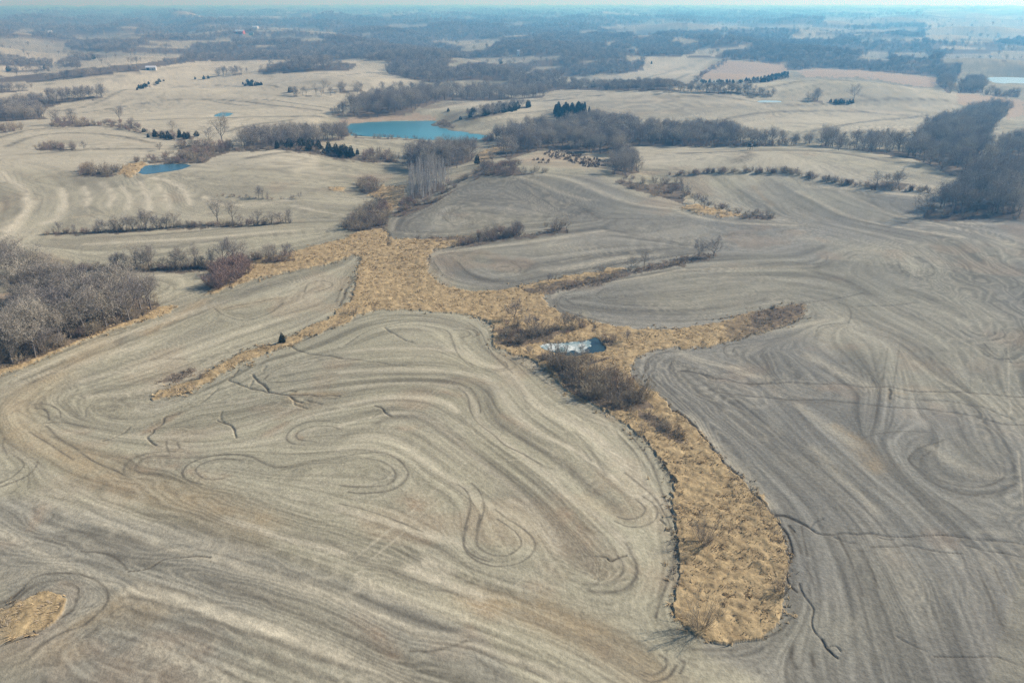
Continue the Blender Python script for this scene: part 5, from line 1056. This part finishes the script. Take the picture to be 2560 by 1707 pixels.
# ------------------------------------------------------------------ dry grass and weeds (uncountable)
def clumps(name, polys, m, sp_, size, blades, lodge, skip=.34, bw=.10):
    X, Y = [], []
    for p in polys:
        w = unproj(np.asarray(p, float)); 
        r = np.hypot(*w.T).min()
        if r > 620: continue
        s_ = max(sp_, sp_ * (r / 210) ** .7)
        x = np.arange(w[:, 0].min(), w[:, 0].max(), s_); y = np.arange(w[:, 1].min(), w[:, 1].max(), s_)
        a, b_ = [q.ravel() for q in np.meshgrid(x, y)]
        a = a + rng.uniform(-.5, .5, len(a)) * s_; b_ = b_ + rng.uniform(-.5, .5, len(a)) * s_
        u, v = project(a, b_, zf(a, b_)); ku, kv = project(a + rng.normal(0, 1, len(a)) * np.where(rng.random(len(a)) < .3, 2.6 if bw > .08 else .9, .7), b_ + rng.normal(0, 1, len(a)) * np.where(rng.random(len(a)) < .3, 2.6 if bw > .08 else .9, .7), zf(a, b_)); k = inpoly(ku, kv, p) & (u > -60) & (u < 2620) & (v < 1800)
        k &= .6 * vnoise(a / 3.1, b_ / 3.1, 17) + .4 * vnoise(a / 1.1, b_ / 1.1, 18) > skip
        rr_ = np.hypot(a, b_); k &= rng.random(len(a)) < np.clip((230 / rr_) ** 1.2, .12, 1)
        if bw > .08: k &= ~inpoly(u, v, ARM) | (rng.random(len(a)) < .3)
        for d in PONDS: k &= ~inpoly(a, b_, d[1] + (d[1] - d[1].mean(0)) * .06)
        X.append(a[k]); Y.append(b_[k])
    X, Y = np.concatenate(X), np.concatenate(Y); Z = zf(X, Y); n_ = len(X)
    base = np.stack([X, Y, Z], 1)
    sc_ = size * rng.uniform(.4, 1.35, n_) * np.clip((np.hypot(X, Y) / 230) ** .5, 1, 1.6)
    lean_a = 6.28 * fbm(X / 14, Y / 14, 111, 3) * 2.2; lean_m = lodge * (0.4 + vnoise(X / 5, Y / 5, 113))
    V_, F_ = [], []
    for k in range(blades):
        a = rng.uniform(0, 6.28, n_); r_ = rng.uniform(0, .6, n_) * sc_
        p = base + np.stack([np.cos(a) * r_, np.sin(a) * r_, np.full(n_, -.05)], 1)
        d = np.stack([np.cos(lean_a) * lean_m + rng.normal(0, .45, n_), np.sin(lean_a) * lean_m + rng.normal(0, .45, n_), np.full(n_, .9)], 1)
        d /= np.linalg.norm(d, axis=1)[:, None]; L = sc_ * rng.uniform(.6, 1.3, n_)
        m_ = p + d * (L * .6)[:, None]; d2 = d + np.stack([np.cos(lean_a) * .5, np.sin(lean_a) * .5, np.full(n_, -.5)], 1)
        q = m_ + d2 / np.linalg.norm(d2, axis=1)[:, None] * (L * .55)[:, None]
        sd = np.stack([-np.sin(a), np.cos(a), rng.normal(0, .3, n_)], 1) * (sc_ * bw)[:, None]
        b0 = 5 * n_ * k
        V_ += [np.stack([p - sd, p + sd, m_ - sd * .8, m_ + sd * .8, q], 1).reshape(-1, 3)]
        j = (np.arange(n_) * 5 + b0)[:, None]
        F_ += [j + [0, 1, 3], j + [0, 3, 2], j + [2, 3, 4]]
    print(name, n_)
    return tag(link(name, newmesh(name, np.concatenate(V_), np.concatenate(F_), m)), kind='stuff')
tag(clumps('dry_grass', GRASS, M_GRASS, .82, .78, 9, 1.1, .28), 'matted tan dry grass filling the draws between the fields')
WEEDS = LITTER + [E1(0, 800, 100, 730, 250, 660, 400, 680, 420, 740, 360, 800, 240, 850, 120, 900, 0, 930), B3(480, 985, 850, 925, 850, 1010, 700, 1080, 500, 1140, 380, 1170), D2(2080, 560, 2200, 560, 2352, 680, 2352, 760, 2250, 690, 2130, 640), D2(2000, 560, 2090, 650, 2160, 740, 2230, 820, 2290, 920, 2340, 1060, 2310, 1060, 2260, 930, 2190, 830, 2100, 720, 2020, 620),
  E3(-20, 0, 10, 0, 60, 180, 40, 330, 0, 500, -20, 700, -50, 760, -50, 500), D3(230, 720, 330, 830, 430, 930, 500, 1000, 560, 1090, 640, 1190, 620, 1230, 520, 1120, 420, 1000, 300, 850), E3(560, 10, 660, 130, 730, 280, 760, 480, 720, 600, 690, 560, 660, 350, 600, 180), D1(1040, 370, 1060, 385, 1200, 360, 1340, 310, 1360, 240, 1200, 290, 1100, 320)]
tag(clumps('dry_weeds', WEEDS, M_WEED, .9, .8, 10, .35, .34, .055), 'grey brown weeds standing along the grass edges and ditches')

# ------------------------------------------------------------------ far farm buildings and the hunting blind
def bmbox(name, c, s, m, parent=None, rz=0):
    x, y, z = s[0] / 2, s[1] / 2, s[2]
    V_ = [(-x, -y, 0), (x, -y, 0), (x, y, 0), (-x, y, 0), (-x, -y, z), (x, -y, z), (x, y, z), (-x, y, z)]
    V_ = [(a + c[0], b_ + c[1], d + c[2]) for a, b_, d in V_]
    return link(name, newmesh(name, V_, [(0, 3, 2, 1), (4, 5, 6, 7), (0, 1, 5, 4), (1, 2, 6, 5), (2, 3, 7, 6), (3, 0, 4, 7)], m), parent)
def building(name, px, L, W, H, rise, wallm, roofm, label, cat, rz=0., doors=(), wins=()):
    w = unproj([px])[0]; z = float(zf(w[:1], w[1:])[0])
    o = bpy.data.objects.new(name, None); C.objects.link(o); o.location = (*w, z); o.rotation_euler = (0, 0, rz)
    tag(o, label, cat)
    x, y = L / 2, W / 2
    V_ = [(-x, -y, -1), (x, -y, -1), (x, y, -1), (-x, y, -1), (-x, -y, H), (x, -y, H), (x, y, H), (-x, y, H), (-x, 0, H + rise), (x, 0, H + rise)]
    me = bpy.data.meshes.new('wall'); me.from_pydata(V_, [], [(0, 1, 5, 4), (2, 3, 7, 6), (1, 2, 6, 9, 5), (3, 0, 4, 8, 7)]); me.materials.append(wallm)
    link('wall', me, o)
    e_ = .5; k = rise / y
    R_ = [(-x - e_, -y - e_, H - k * e_ + .05), (x + e_, -y - e_, H - k * e_ + .05), (x + e_, 0, H + rise + .05), (-x - e_, 0, H + rise + .05), (x + e_, y + e_, H - k * e_ + .05), (-x - e_, y + e_, H - k * e_ + .05)]
    R_ += [(a, b_, c + .2) for a, b_, c in R_]
    me = bpy.data.meshes.new('roof'); me.from_pydata(R_, [], [(6, 7, 8, 9), (9, 8, 10, 11), (0, 3, 2, 1), (3, 5, 4, 2), (0, 1, 7, 6), (4, 5, 11, 10), (1, 2, 8, 7), (2, 4, 10, 8), (0, 6, 9, 3), (3, 9, 11, 5)]); me.materials.append(roofm)
    link('roof', me, o)
    for dx, dw, dh in doors: bmbox('door', (dx, -y - .03, 0), (dw, .1, dh), M_DARK, o)
    for dx, dw, dh, dzz in wins: bmbox('window', (dx, -y - .03, dzz), (dw, .1, dh), M_DARK, o)
    return o
M_WHITE = simple('white_siding', (.78, .78, .76), .06)
M_SIDE = simple('dull_metal_siding', (.5, .52, .53), .08)
M_TIN = simple('pale_metal_roof', (.62, .64, .66), .08, rough=.5, spec=.4)
M_BARN = simple('red_barn_boards', (.42, .12, .09), .15)
M_DARK = simple('dark_opening', (.06, .06, .065), .2)
M_SHNG = simple('grey_shingles', (.22, .22, .23), .2)
M_GREENW = simple('pale_green_siding', (.42, .5, .42), .1)
building('farm_shed', A1(1035, 480)[0], 14, 9, 3.8, 2.0, M_SIDE, M_TIN, 'white metal shed alone on the tan ridge at the left', 'shed', .25, ((-4, 4, 3.6), (3, 1.2, 2.2)), ((6, 1.2, 1, 1.6),))
building('barn', X1(2200, 312)[0], 30, 16, 6.5, 5, M_BARN, M_TIN, 'red barn with a pale roof on the far left ridge', 'barn', -.1, ((-5, 5, 4.5), (8, 2, 2.6)))
building('farmhouse', X1(2308, 325)[0], 13, 11, 6.5, 4, M_GREENW, M_SHNG, 'pale green farmhouse right of the red barn', 'house', .2, ((0, 1.2, 2.2),), ((-3.5, 1.4, 1.5, 1), (3.5, 1.4, 1.5, 1), (-3.5, 1.4, 1.5, 4), (3.5, 1.4, 1.5, 4)))
building('farmhouse', X1(2345, 262)[0], 22, 14, 5, 4, M_WHITE, M_TIN, 'white house on the ridge behind the red barn', 'house', 0, ((2, 1.4, 2.2),), ((-6, 2, 1.6, 1), (7, 2, 1.6, 1)))
building('farmhouse', X1(425, 306)[0], 17, 12, 4.5, 3.5, M_WHITE, M_SHNG, 'small white house among far trees, left one of two', 'house', 0, ((0, 1.2, 2.2),), ((-5, 1.6, 1.4, 1),))
building('farmhouse', X1(458, 304)[0], 15, 12, 4.5, 3.5, M_WHITE, M_TIN, 'small white house among far trees, right one of two', 'house', .2, ((0, 1.2, 2.2),), ((4, 1.6, 1.4, 1),))
building('farm_shed', X3(1100, 475)[0], 12, 8, 3.5, 2, M_BARN, M_SHNG, 'small dark red shed beside the far creek meadow', 'shed', 0, ((0, 3, 2.5),))
building('silo', X3(60, 515)[0], 5, 5, 9, 2, M_WHITE, M_TIN, 'small white tower on the far middle ridge', 'tower', 0, ((0, 1.2, 2),))
# hunting blind: dark box on four legs
w = unproj(A3(478, 1026))[0]; z = float(zf(w[:1], w[1:])[0])
o = bpy.data.objects.new('hunting_blind', None); C.objects.link(o); o.location = (*w, z); o.rotation_euler = (0, 0, .4)
tag(o, 'small dark hunting blind on legs at the edge of the upper right field', 'hunting blind')
M_WOODD = simple('dark_boards', (.07, .06, .05), .2)
for sx in (-1, 1):
    for sy in (-1, 1): bmbox('leg', (sx * .95, sy * .95, -.2), (.2, .2, 2.2), M_WOODD, o)
bmbox('cabin', (0, 0, 2.003), (2.3, 2.3, 2.1), M_WOODD, o)
bmbox('roof', (0, 0, 4.106), (2.8, 2.8, .15), M_WOODD, o)
bmbox('window', (0, -1.17, 3.0), (1.5, .05, .5), M_PALE, o)

# ------------------------------------------------------------------ air
zt = float(max(CAM_H, gz.max() + 1))
zt = zt + 8
zb = float(gz.min()) - 1.0
hb = 25500.0
hz = bmbox('haze', (0, 0, zb), (2 * hb, 2 * hb, zt - zb), None)
m = bpy.data.materials.new('haze_air'); m.use_nodes = True
n = m.node_tree.nodes; n.remove(n['Principled BSDF'])
pv = n.new('ShaderNodeVolumePrincipled')
pv.inputs['Color'].default_value = (*HAZE_COL, 1)
pv.inputs['Density'].default_value = HAZE_D
pv.inputs['Absorption Color'].default_value = (.90, .985, 1, 1)
pv.inputs['Anisotropy'].default_value = HAZE_G
m.node_tree.links.new(pv.outputs[0], n['Material Output'].inputs['Volume'])
hz.data.materials.append(m)
tag(hz, kind='stuff')
print('terrain', gz.min(), gz.max(), 'top', zt)
